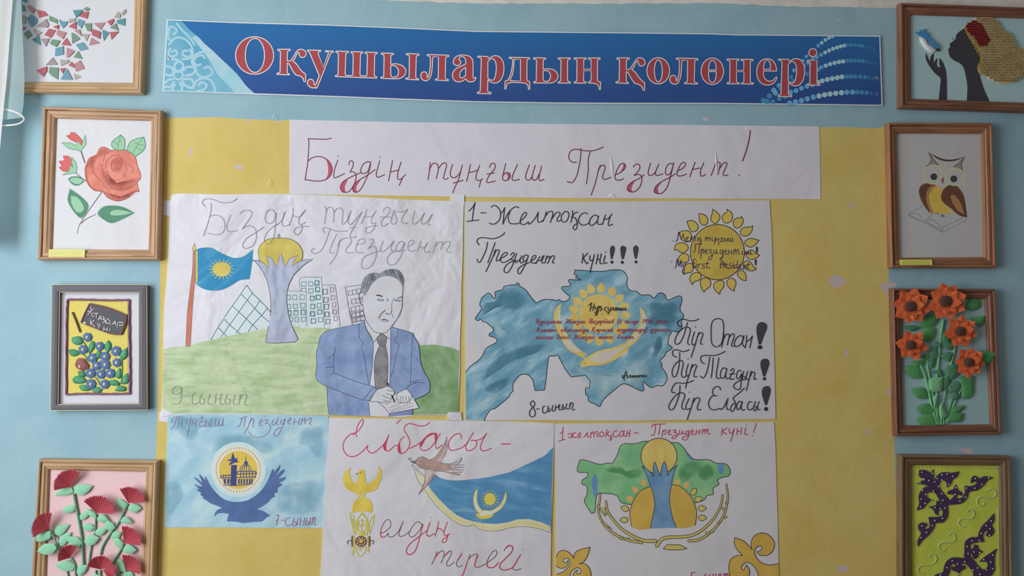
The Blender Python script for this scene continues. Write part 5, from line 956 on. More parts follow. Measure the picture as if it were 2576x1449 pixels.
m = p5.mb(); m.px_poly(tk+tk2[:-1], M_TRUNK); m.ribbon(tk, 1.6, M_NLINE, p5.next()); m.ribbon(tk2, 1.6, M_NLINE, p5.next()); m.build('tower')
for w1, w2_, barbs in (('1190,798 1240,730 1320,706 1450,702 1580,682 1680,630 1780,540 1850,440 1895,345 1910,245', '1540,745 1640,735 1740,680 1840,590 1915,480 1950,380 1968,250 1952,125', '1735,660! 1815,650!;1865,545! 1900,535!;1935,490! 1962,478!;1925,400! 1895,370!;1950,330! 1980,320!'),
                       ('1170,746 1050,743 920,690 800,612 700,500 645,410 630,310', '1020,765 880,738 740,680 640,602 570,500 545,400 560,300 566,218', '600,550! 690,610!;790,720! 885,715!;620,460! 560,400!;640,440! 610,380!;545,360! 600,430!')):
    m = p5.mb()
    for s, a, b in ((w1, 9.6, 5.2), (w2_, 7.6, 4.8)): m.stroke(N2, s, M_NLINE, a, b); m.stroke(N2, s, M_WHEAT, a-3.0, b-2.6)
    m.stroke(N2, barbs, M_NLINE, 6.6, 2.2); m.stroke(N2, barbs, M_WHEAT, 3.8, .6); m.build('wheat_ear')
m = p5.mb(); tz = '1260,830! 1300,788! 1440,788! 1520,830! 1440,842 1320,842'; m.fill(N2, tz, M_WHEAT); m.outline(N2, tz, M_NLINE, 1.7); m.build('base_bar')
m = p5.mb()
m.fill(N2, '2045,710! 2130,740 2200,800 2235,842! 2225,770 2250,700 2320,660 2400,670 2465,730 2480,800 2450,870 2390,905 2320,900 2285,865 2330,850 2345,820 2320,800 2280,820 2262,870 2290,940 2350,990 2430,1010 2525,995! 2532,1240! 2330,1240! 2290,1080 2240,1010 2180,980 2130,1010 2120,1050 2145,1065 2170,1010 2205,1060 2200,1140 2160,1220! 2020,1220! 1985,1100 1980,1020 2000,950 2060,910 2132,905! 2070,840 2040,770', M_EGG)
m.stroke(N2, '2235,842! 2200,800 2130,740 2045,710! 2040,770 2070,840 2132,905! 2060,910 2000,950 1980,1020 1985,1100 2020,1220;2235,842 2225,770 2250,700 2320,660 2400,670 2465,730 2480,800 2450,870 2390,905 2320,900 2285,865 2330,850 2345,820 2320,800 2280,820 2262,870 2290,940 2350,990 2430,1010 2525,995;2330,1240 2290,1080 2240,1010 2180,980 2130,1010 2118,1045 2145,1065 2170,1010 2205,1060 2200,1140 2160,1220', M_NLINE, 1.7); m.build('corner_scroll')
m = p5.mb()
m.fill(N2, '82,925! 110,870 160,850 220,870 270,920 276,942! 290,880 350,840 456,815! 430,900 390,970 340,995! 400,1000 450,1050 470,1140 470,1240! 82,1240!', M_EGG)
m.fill(N2, '83,1022! 130,1045 180,1038 215,1000 215,970 195,985 165,980 160,955 180,938 210,938 235,965 232,1010 190,1060 140,1095 83,1112!', M_P5); m.fill(N2, '225,1240! 240,1110 275,1060 320,1040 352,1060 352,1095 325,1110 308,1090 325,1065 290,1080 270,1130 268,1240!', M_P5)
m.stroke(N2, '83,925 110,870 160,850 220,870 270,920 276,942! 290,880 350,840 456,815! 430,900 390,970 340,995! 400,1000 450,1050 470,1140 470,1240;83,1022 130,1045 180,1038 215,1000 215,960 195,985 165,980 160,955 180,938 210,938 235,965 232,1010 190,1060 140,1095 83,1112;225,1240 240,1110 275,1060 320,1040 352,1060 352,1095 325,1110 308,1090 325,1065 290,1080 270,1130 268,1240', M_NLINE, 1.7); m.build('corner_scroll')
word(p5, N2, '1605,1090 1570,1096 1565,1125 1592,1140 1585,1175 1555,1180;1635,1135 1668,1135;1730,1112 1700,1140 1700,1180 1735,1190;1768,1115 1755,1180 1785,1185 1790,1150;1805,1112 1795,1185;1835,1108 1825,1185;1830,1150 1860,1145;1870,1105 1860,1185;1890,1105 1880,1180 1905,1180 1905,1145;1925,1102 1915,1180;1945,1100 1935,1180;1940,1140 1962,1105 1972,1120 1965,1180', M_CRIM3, 2.5)
# ------------------------------------------------------------------ framed pupils' works, left side
WL = wood_pair('light', (206, 168, 130), (172, 128, 92), .95)
WL1 = wood_pair('golden', (212, 176, 130), (186, 146, 100), 1.0)
S1, S2, S3, S4 = T(0, 0, 5.5733), T(80, 250, 3.45), T(100, 690, 4.025), T(60, 1140, 4.69)
# mosaic of coloured paper triangles
fm = Thing('picture_frame', 'wooden framed mosaic of small red, green and blue scraps behind the curtain', 'framed picture', (160, 235), .006)
frame(fm, [(-50, -60), (368, -55), (357, 235), (-54, 231)], [(-22, -36), (337, -30), (332, 208), (-26, 204)], WL1, PROF, .016)
picture(fm, [(-22, -36), (337, -30), (332, 208), (-26, 204)], paper('mosaic_card', (222, 224, 231), .98, bump=.15))
SC_ = {'R': paint('mosaic_red', (184, 98, 108), .90, rough=.6), 'G': paint('mosaic_green', (116, 150, 128), .90, rough=.6), 'B': paint('mosaic_blue', (104, 156, 178), .90, rough=.6),
       'T': paint('mosaic_tan', (174, 168, 156), .90, rough=.6), 'P': paint('mosaic_pink', (186, 136, 144), .90, rough=.6), 'M': paint('mosaic_mauve', (164, 144, 150), .90, rough=.6), 'E': paint('mosaic_teal', (84, 148, 158), .90, rough=.6)}
MO = '''E 300,0 380,0 385,35 330,20;G 310,60 345,80 358,150 310,150;P 375,65 440,85 500,135 455,178 410,140;R 515,135 625,160 675,215 545,245;B 375,255 440,200 520,255 515,320 435,375 400,320;T 310,210 360,225 355,330 310,310;R 318,375 372,380 325,425;G 330,470 400,415 450,490 385,540;T 465,405 585,455 510,500;E 445,555 545,495 570,635;
M 575,545 695,535 640,650;M 515,365 645,262 680,350 660,385;G 690,220 800,270 805,330 685,285;B 820,270 870,300 945,300 935,340 880,395 845,340;T 965,265 1055,255 1050,290 965,315;B 1075,330 1100,265 1185,295 1140,400;R 960,370 1065,300 1065,412;E 1020,145 1145,135 1155,160 1065,245;G 1165,130 1210,95 1265,125 1225,155;R 1105,225 1160,165 1240,165 1220,258;
R 740,375 820,345 815,408;R 620,490 685,400 780,425 715,530;P 800,420 930,455 880,545 790,485;G 695,610 730,550 840,570 785,655;R 860,625 930,530 1000,640;G 1000,455 1050,480 1120,545 1010,605;P 1040,430 1110,410 1140,505;T 1145,475 1255,480 1210,575;G 1180,330 1280,325 1275,440 1225,430;R 1285,405 1405,445 1395,540 1285,490;P 1310,325 1475,315 1410,415;
R 1500,300 1590,260 1595,300 1550,355;G 1540,385 1620,325 1655,425;E 1630,285 1755,255 1750,360 1650,330;T 1600,240 1650,165 1690,200 1680,255;T 1700,180 1750,125 1765,165 1720,210;E 1435,415 1530,455 1455,570 1440,520;R 1540,450 1665,440 1560,550;P 1275,530 1390,600 1250,630;B 1060,625 1165,590 1235,685 1125,710;
B 775,680 885,645 890,760 770,785;P 935,670 1045,715 960,800 930,800;G 1030,800 1095,715 1155,825;M 640,910 735,805 805,905;T 835,835 900,845 950,835 965,870 855,920;R 960,915 1000,865 1040,905 1040,950;P 1045,895 1120,845 1180,960 1060,1000;R 510,985 650,930 655,990 605,1070;G 690,940 820,950 810,1115 720,1060 685,1020;R 835,965 910,950 880,1025;
B 850,1110 930,960 1015,1115;T 1030,1030 1140,1075 1050,1115'''
for k, w in enumerate(MO.replace('\n', '').split(';')):
    c, s = w[0], w[2:]; m = fm.mb()
    m.slab([p for p, _ in parse(S1, s)], .0061, .0074+.0004*(k % 3), SC_[c], SC_[c]); m.build('mosaic_scrap')
# coloured pencil rose
fr = Thing('picture_frame', 'wooden framed coral rose drawing with a yellow label, highest fully visible on the left', 'framed picture', (246, 654), .006)
I2 = [(139.4, 297), (378.6, 302.8), (371.3, 628.3), (127.8, 626.8)]
frame(fr, [(107.5, 267.4), (407.5, 277.5), (398.8, 654.3), (94.5, 654.3)], I2, WL, PROF, .016)
picture(fr, I2, paper('rose_sheet', (226, 227, 233), .95, bump=.3, scale=6), name='sheet')
M_ROSE = paint('rose_coral_wash', (234, 148, 128), .90, rough=.8, rgb2=(222, 126, 108), nscale=12); M_ROSD = paint('rose_dark_pencil', (186, 92, 84), .92, rough=.8)
M_ROSX = wash_paint('rose_shade_pencil', (188, 100, 90), .92, 60, .6)
M_BUD = paint('bud_red', (222, 108, 106), .92, rough=.8); M_LEAF = paint('pencil_leaf_light', (156, 208, 170), .92, rough=.8); M_LEAFD = paint('pencil_leaf_dark', (92, 150, 122), .92, rough=.8)
M_STEM = paint('pencil_stem', (110, 100, 104), .92, rough=.8)
m = fr.mb(); m.stroke(S2, '428,450 445,500 460,548', M_STEM, 3.2); m.stroke(S2, '385,640 430,680 475,712', M_STEM, 2); m.stroke(S2, '612,800 540,900 450,1030 410,1100 395,1165;430,1075 480,1035 555,998', M_STEM, 2.4, 1.4); m.build('stem')
m = fr.mb(); ro = '470,690 462,600 478,555 500,510 560,480 590,425 635,415 690,442 760,430 830,445 885,475 905,520 918,580 942,640 942,690 915,722 932,800! 890,805 820,860 750,882 690,866 640,830 610,797 550,792 500,752'
m.fill(S2, ro, M_ROSE); m.wash(S2, '600,420 650,415 690,445 640,480 560,520 520,600 480,600 470,560 520,500 580,470', M_ROSX)
m.wash(S2, '610,600 640,700 720,750 840,740 900,690 930,700 860,780 760,800 660,760 600,690', M_ROSX); m.wash(S2, '620,800 720,860 840,845 920,780 930,800 830,870 740,885 660,855', M_ROSX); m.wash(S2, '690,540 760,500 800,560 760,640 700,620', M_ROSX)
m.outline(S2, ro, M_ROSD, 1.8)
m.stroke(S2, '545,495 505,530 475,600 480,690 515,760 560,790 600,800', M_ROSD, 3.0, 1.6)
m.stroke(S2, '620,540 640,475 700,447;610,560 620,650 670,710 750,740 830,725 880,685;700,620 690,560 740,505 778,520 778,580 740,612 708,622;640,600 650,540 700,490 760,488 802,545 822,610 800,670;652,620 690,690 760,702;540,500 520,560 545,650 600,705 640,760 700,785;870,640 880,600 830,560;640,700 700,772 800,782 880,752 942,690;620,800 660,852 740,880 830,857 890,805;720,570 745,540 742,582 715,600;740,540 752,572;510,540 540,600', M_ROSD, 2.0, 1.2); m.build('rose_drawing')
for b, se in (('300,315! 330,308 340,285! 380,295 435,355 430,400! 380,372 330,345', '262,375! 330,378 385,400! 395,358! 430,402! 465,310! 470,385 425,452! 390,440 320,425'), ('233,537! 285,530! 270,490! 320,495 347,540 350,580 320,622 268,622 238,590! 262,575!', '345,500! 378,540 392,590 385,642! 330,645 265,658! 320,620 330,575! 360,590! 345,545')):
    m = fr.mb(); m.fill(S2, b, M_BUD); m.outline(S2, b, M_ROSD, 1.2); m.fill(S2, se, M_LEAF); m.outline(S2, se, M_LEAFD, 1.3); m.build('rosebud_drawing')
for lf, vein in (('770,308! 806,350 802,430 750,440 702,418 697,370', '770,315 755,370 750,435;755,375 780,350;752,400 720,370'), ('972,327! 986,390 970,440 900,497! 870,470 823,440! 850,375 900,345', '965,335 920,390 880,465;920,390 975,400;905,420 960,440;925,380 890,380'), ):
    m = fr.mb(); m.fill(S2, lf, M_LEAF); m.outline(S2, lf, M_LEAFD, 2.0); m.stroke(S2, vein, M_LEAFD, 1.2); m.build('leaf_drawing')
for lf, inn in (('313,690! 350,670 415,673 457,715! 400,748 350,737', '330,700 360,680 420,685 442,705 410,735 360,725'), ('330,777! 410,830 482,900 484,960 430,1027 370,980 313,880', '338,835! 400,855 450,930 440,972 390,977 347,912'), ('573,990 620,935 690,922 790,935 888,985! 800,1032 700,1072 630,1047', '680,985 720,960 800,965 872,985! 800,1002 700,1007')):
    m = fr.mb(); m.fill(S2, lf, M_LEAFD); pts = closed_curve(parse(S2, lf), 3); random.seed(5)
    cx = sum(p[0] for p in pts)/len(pts); cy = sum(p[1] for p in pts)/len(pts)
    for x, y in pts:
        u = random.uniform(1.02, 1.10); m.ribbon([(cx+(x-cx)*.8, cy+(y-cy)*.8), (cx+(x-cx)*u, cy+(y-cy)*u)], .9, M_LEAFD, fr.next(), .3)
    m.fill(S2, inn, M_LEAF); m.build('leaf_drawing')
M_STK = paint('yellow_label_paper', (236, 232, 138), .95, rough=.6); M_STKL = paint('label_faint_lines', (204, 200, 96), .95, rough=.6)
def sticker(th, t, quad, d, mat, lmat):
    m = th.mb(); m.slab([t(*p) for p in quad], d-.004, d, mat); (a, b, c, e) = quad; random.seed(2)
    for i in range(4):
        u = .24+.17*i; m.ribbon([t(a[0]+(b[0]-a[0])*k/12*.86+14+ (e[0]-a[0])*u, a[1]+(b[1]-a[1])*k/12+(e[1]-a[1])*u+random.uniform(-1.5, 1.5)) for k in range(13)], 1.0, lmat, d+.0001)
    m.build('label_sticker')
sticker(fr, S2, ((148, 1302), (460, 1303), (458, 1385), (145, 1382)), .0168, M_STK, M_STKL)
# plasticine picture in a grey frame
fp_ = Thing('picture_frame', 'small grey and gold framed plasticine picture with a blackboard and blue flowers', 'framed picture', (248, 1031), .006)
M_GREYF = paint('grey_frame_lacquer', (104, 103, 113), .92, rough=.5, spec=.25); M_GILT = paint('gilt_edge', (200, 184, 140), .9, rough=.45, metal=.3)
O3 = [(131, 717.3), (368.3, 717.3), (369.3, 1030.6), (127.3, 1031.6)]; I3 = [(151, 736), (348.4, 736), (348.4, 1015.5), (147.2, 1016.7)]
frame(fp_, O3, I3, (M_GREYF, M_GREYF), [(0, .0004), (0, .013), (.1, .0145), (.5, .0155), (.85, .0145), (1, .011), (1, .0004)], .015)
for q, dd in ((expand(O3, -1), .0152), (expand(I3, 1), .0135)):
    m = fp_.mb()
    for a, b in zip(q, q[1:]+q[:1]): m.tube([a, b], .9, dd, M_GILT, 6)
    m.build('gilt_line')
picture(fp_, I3, paper('plasticine_card', (222, 222, 232), .95, bump=.1))
M_YCARD = paint('yellow_card', (230, 214, 88), .95, rough=.6); M_MAUV = paint('mauve_plasticine', (140, 92, 112), .92, rough=.5); M_BBRD = paint('black_plasticine', (84, 84, 92), .92, rough=.5)
M_BRNP = paint('brown_plasticine', (120, 86, 92), .92, rough=.5); M_WHP = paint('white_plasticine', (232, 228, 228), .95, rough=.5); M_BLUP = paint('blue_plasticine', (74, 112, 168), .92, rough=.5)
M_YELP = paint('yellow_plasticine', (228, 208, 150), .95, rough=.5); M_GRNP = paint('green_plasticine', (82, 166, 122), .92, rough=.5, rgb2=(66, 146, 104), nscale=40); M_REDPL = paint('maroon_plasticine', (146, 84, 84), .92, rough=.5)
m = fp_.mb(); m.slab([S3(*p) for p in ((295, 262), (890, 278), (892, 1200), (285, 1207))], .006, .0066, M_YCARD); m.build('yellow_panel')
m = fp_.mb(); m.cord(S3, '283,256! 480,257 690,263 905,260! 906,500 911,800 914,1000 912,1208! 700,1212 450,1210 268,1217! 270,800 274,400 283,256!', 2.7, .0078, M_MAUV, sides=8, twist=.18); m.build('rope_border')
m = fp_.mb(); m.slab(closed_curve(parse(S3, '505,300! 690,345 880,420! 870,500 830,605! 700,592 425,490! 455,400')), .0066, .0095, M_BBRD); bb = m.build('blackboard')
m = fp_.mb(); m.cord(S3, '505,300! 690,342 880,418! 868,500 825,606! 700,592 420,485! 455,400 505,300', 2.2, .0092, M_BRNP, sides=7); m.build('board_rim', bb)
m = fp_.mb()
for s in ('515,320 520,345 528,365', '550,345 510,385 485,415', '485,370 520,385', '545,388 525,405 530,422 550,425', '553,398 592,395', '575,398 575,440', '590,465 618,420 628,465', '600,450 625,448', '640,428 660,445! 640,455 668,468 640,492', '665,490 690,450 718,480', '662,488 720,500', '735,510 765,475 772,512', '750,495 775,498', '785,540 795,490 842,490 838,515 800,515',
          '515,455 520,515', '555,465 525,490 560,535', '585,495 600,520', '620,500 590,550', '655,530 645,575', '690,540 680,575', '650,555 690,560', '715,545 708,580', '716,520 717,524'):
    m.cord(S3, s, 1.15, .0101, M_WHP, sides=6)
m.dome([S3(*p) for p in ellipse_pts(452, 494, 19, 12, 14)], .0094, .0100, .0012, M_WHP)
m.build('lettering', bb)
m = fp_.mb(); m.cord(S3, '330,385 370,480 408,585', 2.3, .0085, M_BRNP, sides=8); m.build('pointer_stick')
LV = ['320,650 360,630 420,635 447,690! 400,717 340,702', '285,765! 330,758 380,770 405,807 350,832 308,815', '505,700 530,676 560,690 555,750 513,802! 494,750', '655,722! 690,668 725,700 725,750 690,797! 658,760', '570,800 595,768 627,790 610,850 570,852', '815,790 886,738! 888,830 850,867 813,850', '383,983! 440,978 467,1020 450,1042 400,1032', '328,1060! 370,1028 440,1040 487,1080! 430,1107 350,1102', '765,1000 810,943! 832,1000 810,1057 768,1040', '830,1060 880,1003 907,1040 890,1102 838,1112', '693,1085 760,1068 812,1100 800,1127 720,1122', '393,1128! 450,1118 522,1170! 480,1182 420,1172', '523,1165! 580,1138 642,1170! 600,1207 545,1197', '753,1177! 800,1128 872,1140 870,1182 800,1187']
for s in LV: m = fp_.mb(); m.dome(closed_curve(parse(S3, s), 2), .0062, .0072, .0022, M_GRNP); m.build('leaf', smooth=True)
for s in ('445,690 490,760 505,810', '400,800 450,820 490,880', '560,1045 590,1080 605,1120', '832,860 832,1000 822,1110', '615,870 640,950 660,1010'):
    m = fp_.mb(); m.cord(S3, s, 1.2, .0075, M_GRNP, sides=6); m.build('stem')
FLW = ((480, 637), (437, 762), (605, 728), (770, 778), (530, 848), (660, 832), (778, 895), (573, 925), (662, 915), (513, 1002), (617, 1013), (712, 1003), (517, 1112), (655, 1113))
random.seed(4)
for x, y in FLW:
    r = random.uniform(43, 50); ph = random.random(); n = 40; m = fp_.mb()
    m.dome([S3(x+r*(1+.06*math.cos(7*(2*math.pi*i/n+ph)))*math.cos(2*math.pi*i/n), y+r*(1+.06*math.cos(7*(2*math.pi*i/n+ph)))*math.sin(2*math.pi*i/n)) for i in range(n)], .0064, .0088, .0012, M_BLUP); o = m.build('flower', smooth=False)
    m = fp_.mb(); m.dome([S3(*p) for p in ellipse_pts(x-3, y, 14, 15, 14)], .0085, .0102, .0010, M_YELP); m.build('flower_center', o, smooth=True)
m = fp_.mb(); m.dome(closed_curve(parse(S3, '355,910! 375,862! 400,848 450,855! 470,882 497,922! 490,950 440,977! 400,965 365,940'), 2), .0064, .0090, .0022, M_REDPL); o = m.build('rosette', label='maroon plasticine rosette')
m = fp_.mb(); m.dome([S3(*p) for p in ellipse_pts(402, 935, 11, 18, 14)], .0088, .0108, .001, M_YELP); m.build('rosette_center', o, smooth=True)
# red pleated paper flowers
ff = Thing('picture_frame', 'wooden framed pink picture of red pleated paper flowers at the lower left', 'framed picture', (228, 1546), .006)
I4 = [(122, 1182), (365, 1187), (350, 1518), (111, 1518)]
frame(ff, [(97.3, 1155), (397, 1159), (384, 1546), (72, 1546)], I4, WL1, PROF, .016)
picture(ff, I4, paint('pink_paper', (232, 192, 196), .82, rough=.8), name='sheet')
M_FAN = paint('red_pleated_paper', (192, 78, 92), .80, rough=.7); M_FAN2 = paint('red_pleated_paper_shaded', (176, 66, 80), .80, rough=.7)  # same red paper twice: the darker copy paints shade onto alternate pleat faces
M_GP = paint('green_leaf_paper', (136, 206, 166), .80, rough=.7); M_GPS = paint('green_stem_paper', (106, 168, 138), .84, rough=.7)
def stem4(s, w, d): m = ff.mb(); m.cord(S4, s, w/2/4.69*1.0, d, M_GPS, sides=6); m.build('stem')
for s, w, d in (('590,480 620,640 660,850 690,1050 697,1200 705,1330', 32, .0085), ('850,720 842,900 827,975', 22, .008), ('800,1080 780,1200 765,1330', 22, .008), ('1225,600 1130,800 1000,980 930,1100 905,1200', 26, .008), ('290,905 350,980 390,1090 410,1175', 26, .013), ('1175,1095 1100,1210 1050,1300', 26, .008), ('560,1235 600,1320 615,1480', 28, .008), ('850,1380 850,1480', 22, .008), ('905,1380 900,1480', 22, .008), ('510,1390 530,1480', 22, .008), ('1150,1400 1090,1460', 22, .008)): stem4(s, w, d)
LF4 = ['362,500! 430,420 555,398! 578,460 500,497', '590,472! 610,390 690,370 807,385! 760,450 690,492 610,480', '452,700! 480,640 530,620 608,625! 590,680 520,707', '657,742! 700,695 788,658! 790,700 730,772 670,787', '742,655! 800,680 848,720 853,777! 780,742', '862,770! 910,723 960,740 1003,797! 930,812 875,805', '688,855! 730,828 800,840 833,882! 780,922 720,907', '833,942! 880,885 983,868! 980,900 920,967 860,967', '948,830! 990,800 1050,830 1078,882! 1030,912 970,890', '1093,538! 1150,545 1223,600! 1195,657 1120,630 1100,590', '1228,642! 1270,600 1340,610 1388,652! 1320,702 1260,692', '1133,812! 1170,758 1215,753 1283,817! 1220,832', '353,962! 380,870 450,843 538,845! 490,920 430,972', '107,1010! 200,935 312,918! 310,1000 220,1042 150,1042', '152,1157! 230,1078 340,1068 388,1122! 330,1182 240,1197', '398,1082! 420,1010 480,950 558,933! 540,1000 480,1082 420,1102', '477,990! 560,983 640,1000 678,1062! 650,1102 560,1082', '707,1042! 750,975 820,960 888,1002! 830,1072 750,1092', '1022,985! 1070,923 1153,930! 1120,1002 1060,1017', '1047,1030! 1110,1003 1173,1062! 1160,1112 1100,1112', '1163,1147! 1210,1083 1280,1100 1328,1147! 1270,1182 1190,1177', '367,1327! 440,1278 530,1268 593,1322! 570,1382 470,1387', '622,1402! 650,1328 758,1318! 720,1402 650,1447', '1083,1302! 1115,1248 1170,1290 1208,1402! 1130,1387', '1148,1442! 1200,1393 1280,1410 1293,1462! 1160,1462', '798,1452! 850,1428 912,1447! 900,1472 800,1472']
for k, s in enumerate(LF4): m = ff.mb(); m.dome(closed_curve(parse(S4, s), 2), .0085+.0015*(k % 3) + (.006 if k in (13, 14) else 0), .0092+.0015*(k % 3) + (.006 if k in (13, 14) else 0), .0016, M_GP); m.build('leaf')
def fan(ax, ay, a0, a1, r, d, tilt, k):
    n = 2*max(9, int((a1-a0)/7)); m = ff.mb(); random.seed(k); vs = [P(*S4(ax, ay), d)]; A, B = [], []
    for i in range(n+1):
        a = math.radians(a0+(a1-a0)*i/n); rr = r*(1.0 if i % 2 else .90)*random.uniform(.97, 1.03); hi = .0036 if i % 2 else 0
        for u in (.5, 1.0): vs.append(P(*S4(ax+rr*u*math.cos(a), ay-rr*u*math.sin(a)), d+tilt*u+hi*u))
    for i in range(n):
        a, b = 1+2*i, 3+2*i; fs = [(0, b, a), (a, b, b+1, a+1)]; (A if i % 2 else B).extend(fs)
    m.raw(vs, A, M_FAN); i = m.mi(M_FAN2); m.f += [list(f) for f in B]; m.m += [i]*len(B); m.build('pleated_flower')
for k, f in enumerate(((550, 395, 56, 193, 208, .012, .012), (860, 705, -3, 139, 216, .012, .010), (1235, 590, 4, 123, 203, .012, .010), (290, 900, 78, 207, 208, .018, .012), (1180, 1065, -6, 98, 213, .012, .010), (550, 1232, 58, 198, 158, .012, .012), (1205, 1375, -18, 106, 184, .011, .010), (905, 1372, 14, 168, 170, .014, .011), (935, 1375, -62, 16, 150, .012, .010))): fan(*f, k)
# ------------------------------------------------------------------ framed pupils' works, right side
WR = wood_pair('brown', (128, 88, 60), (100, 66, 44), .46)
WR2 = wood_pair('dark_brown', (110, 74, 55), (84, 54, 40), .46)
WR3 = wood_pair('olive_brown', (100, 80, 55), (78, 60, 42), .42)
R1, R2, R3, R4 = T(2220, 0, 4.829), T(2220, 290, 3.622), T(2220, 700, 3.534), T(2240, 1130, 4.5417)
# black silhouette with a quilled head-dress
fs_ = Thing('picture_frame', 'wooden framed black silhouette of a woman with a quilled headdress and blue butterfly', 'framed picture', (2475, 280), .006)
I5 = [(2291.4, 35.6), (2652, 47), (2657, 260), (2293.5, 247.5)]
frame(fs_, [(2263.5, 6.2), (2682, 22), (2687, 284), (2264.5, 270)], I5, WR2, PROF, .016)
picture(fs_, I5, paint('pale_teal_card', (136, 164, 168), .52, rough=.8), name='sheet')
M_BLK = paint('black_paper', (48, 48, 54), .46, rough=.7); M_QUIL = paint('straw_quill_paper', (176, 160, 118), .46, rough=.7, rgb2=(160, 144, 100), nscale=60); M_QRED = paint('red_quill_paper', (134, 50, 46), .46, rough=.6); M_QYEL = paint('golden_quill_paper', (196, 146, 58), .46, rough=.6)
M_BFB = paint('butterfly_blue', (40, 108, 148), .46, rough=.6); M_BFW = paint('butterfly_white', (178, 178, 190), .46, rough=.6)
m = fs_.mb(); m.slab(closed_curve(parse(R1, '1010,335! 950,372 900,420 882,478 820,528! 820,572 800,595 806,628 810,660 830,700 880,737 950,775 990,830 1012,920 1032,1050 1025,1240! 1310,1250! 1240,1100 1200,980 1180,900 1170,820 1200,700 1150,600 1090,450'), 1.5), .006, .0066, M_BLK)
m.ribbon(smooth_open([R1(*p) for p in ((862, 490), (858, 470), (850, 455))]), .9, M_BLK, .0066); m.build('head_silhouette')
m = fs_.mb(); m.slab(closed_curve(parse(R1, '525,638! 545,680 572,745! 590,680 627,643! 620,710 625,770! 645,725 667,708! 660,790 690,817 705,820! 690,760 697,703! 740,770 770,860 780,960 783,1232! 682,1226! 700,1050 705,950 640,890 570,800 530,720'), 1.5), .006, .0066, M_BLK); m.build('hand_silhouette')
m = fs_.mb(); m.slab([p for p, _ in parse(R1, '405,385 450,400 458,360 490,382 515,345 525,395 572,395 558,430 580,455 620,490 690,550 702,590 640,572 560,485 490,455')], .007, .0105, M_BFB)
m.dome(closed_curve(parse(R1, '458,450 510,460 560,540 620,582 647,610 600,637 530,592 470,512'), 2), .006, .0085, .003, M_BFW); m.slab([p for p, _ in parse(R1, '650,592 690,588 706,612 680,622')], .007, .0095, M_BLK); m.build('butterfly')
HB = closed_curve(parse(R1, '1005,335 1050,285 1110,240 1150,215 1250,205 1350,230 1420,300 1480,380 1560,420 1610,520 1640,572 1700,590 1760,680 1760,850 1700,930 1600,990 1450,1020 1380,990 1300,960 1230,890 1180,890 1163,830 1200,760 1190,660 1130,560 1060,450'), 3)
RB = closed_curve(parse(R1, '1020,310 1090,265 1180,275 1240,340 1300,480 1280,540 1170,545 1130,450 1040,400'), 3)
def inside(p, poly):
    c = False; j = len(poly)-1
    for i in range(len(poly)):
        if (poly[i][1] > p[1]) != (poly[j][1] > p[1]) and p[0] < (poly[j][0]-poly[i][0])*(p[1]-poly[i][1])/(poly[j][1]-poly[i][1])+poly[i][0]: c = not c
        j = i
    return c
def coil(m, x, y, r, d, mat):
    n = 12
    for rr in (r, r*.45):
        q = [(x+rr*math.cos(2*math.pi*i/n), y+rr*math.sin(2*math.pi*i/n)) for i in range(n+1)]
        vs, fs = [], []
        for i in range(n+1):
            for (u, dd) in ((.72, d), (.80, d+.0032), (1.0, d+.0032), (1.06, d)): vs.append(P(x+(q[i][0]-x)*u, y+(q[i][1]-y)*u, dd))
        for i in range(n):
            for k in range(3): fs.append((4*i+k, 4*i+k+1, 4*i+k+5, 4*i+k+4))
        m.raw(vs, fs, mat)
random.seed(9)
hb = fs_.mb(); hb.slab(HB, .006, .0075, M_QUIL); rb = fs_.mb(); rb.slab(RB, .0076, .0082, M_QRED); yb = fs_.mb()
st = 7.4
x0, y0 = R1(990, 200)
for i in range(24):
    for j in range(26):
        x = x0+i*st+(j % 2)*st/2+random.uniform(-.8, .8); y = y0+j*st*.87+random.uniform(-.8, .8)
        if inside((x, y), RB): coil(rb, x, y, 3.9, .0082, M_QRED)
        elif inside((x, y), HB): coil(hb, x, y, random.uniform(3.4, 4.3), .0075, M_QUIL)
for x, y in ((1010, 345), (1028, 385), (1050, 425), (1075, 465), (1098, 505), (1118, 545), (1138, 585), (1160, 625), (1185, 665), (1205, 700), (1150, 560), (1180, 590), (1210, 620), (1200, 740), (1180, 790), (1180, 835), (1195, 870)): coil(yb, *R1(x, y), 4.0, .0076, M_QYEL)
h = hb.build('quilled_headdress'); rb.build('red_band', h); yb.build('golden_edge', h)
# owl
fo_ = Thing('picture_frame', 'wooden framed drawing of a brown owl on a book, with a yellow label', 'framed picture', (2374, 674), .006)
I6 = [(2255.9, 334.2), (2469.9, 335.5), (2476.8, 646.7), (2264.2, 648)]
frame(fo_, [(2232.4, 308), (2496, 308.8), (2507, 673.8), (2240.7, 673.8)], I6, WR, PROF, .016)
picture(fo_, I6, paper('owl_sheet', (148, 148, 148), .46, bump=.15), name='sheet')
M_OD = paint('owl_dark_pencil', (66, 54, 54), .46, rough=.8); M_OB = paint('owl_brown', (96, 62, 46), .46, rough=.8, rgb2=(80, 50, 40), nscale=20); M_OT = paint('owl_tan', (140, 102, 62), .46, rough=.8); M_OY = paint('owl_yellow', (182, 158, 40), .46, rough=.8, rgb2=(168, 136, 50), nscale=14)
M_OYL = paint('owl_eye_yellow', (178, 172, 96), .46, rough=.8); M_OR = paint('owl_beak_red', (132, 66, 74), .46, rough=.8); M_OG = paint('owl_ear_grey', (118, 112, 108), .46, rough=.8); M_OBK = paint('book_blue_pencil', (96, 116, 124), .46, rough=.8); M_PUP = paint('pupil_charcoal', (52, 54, 54), .46, rough=.8)
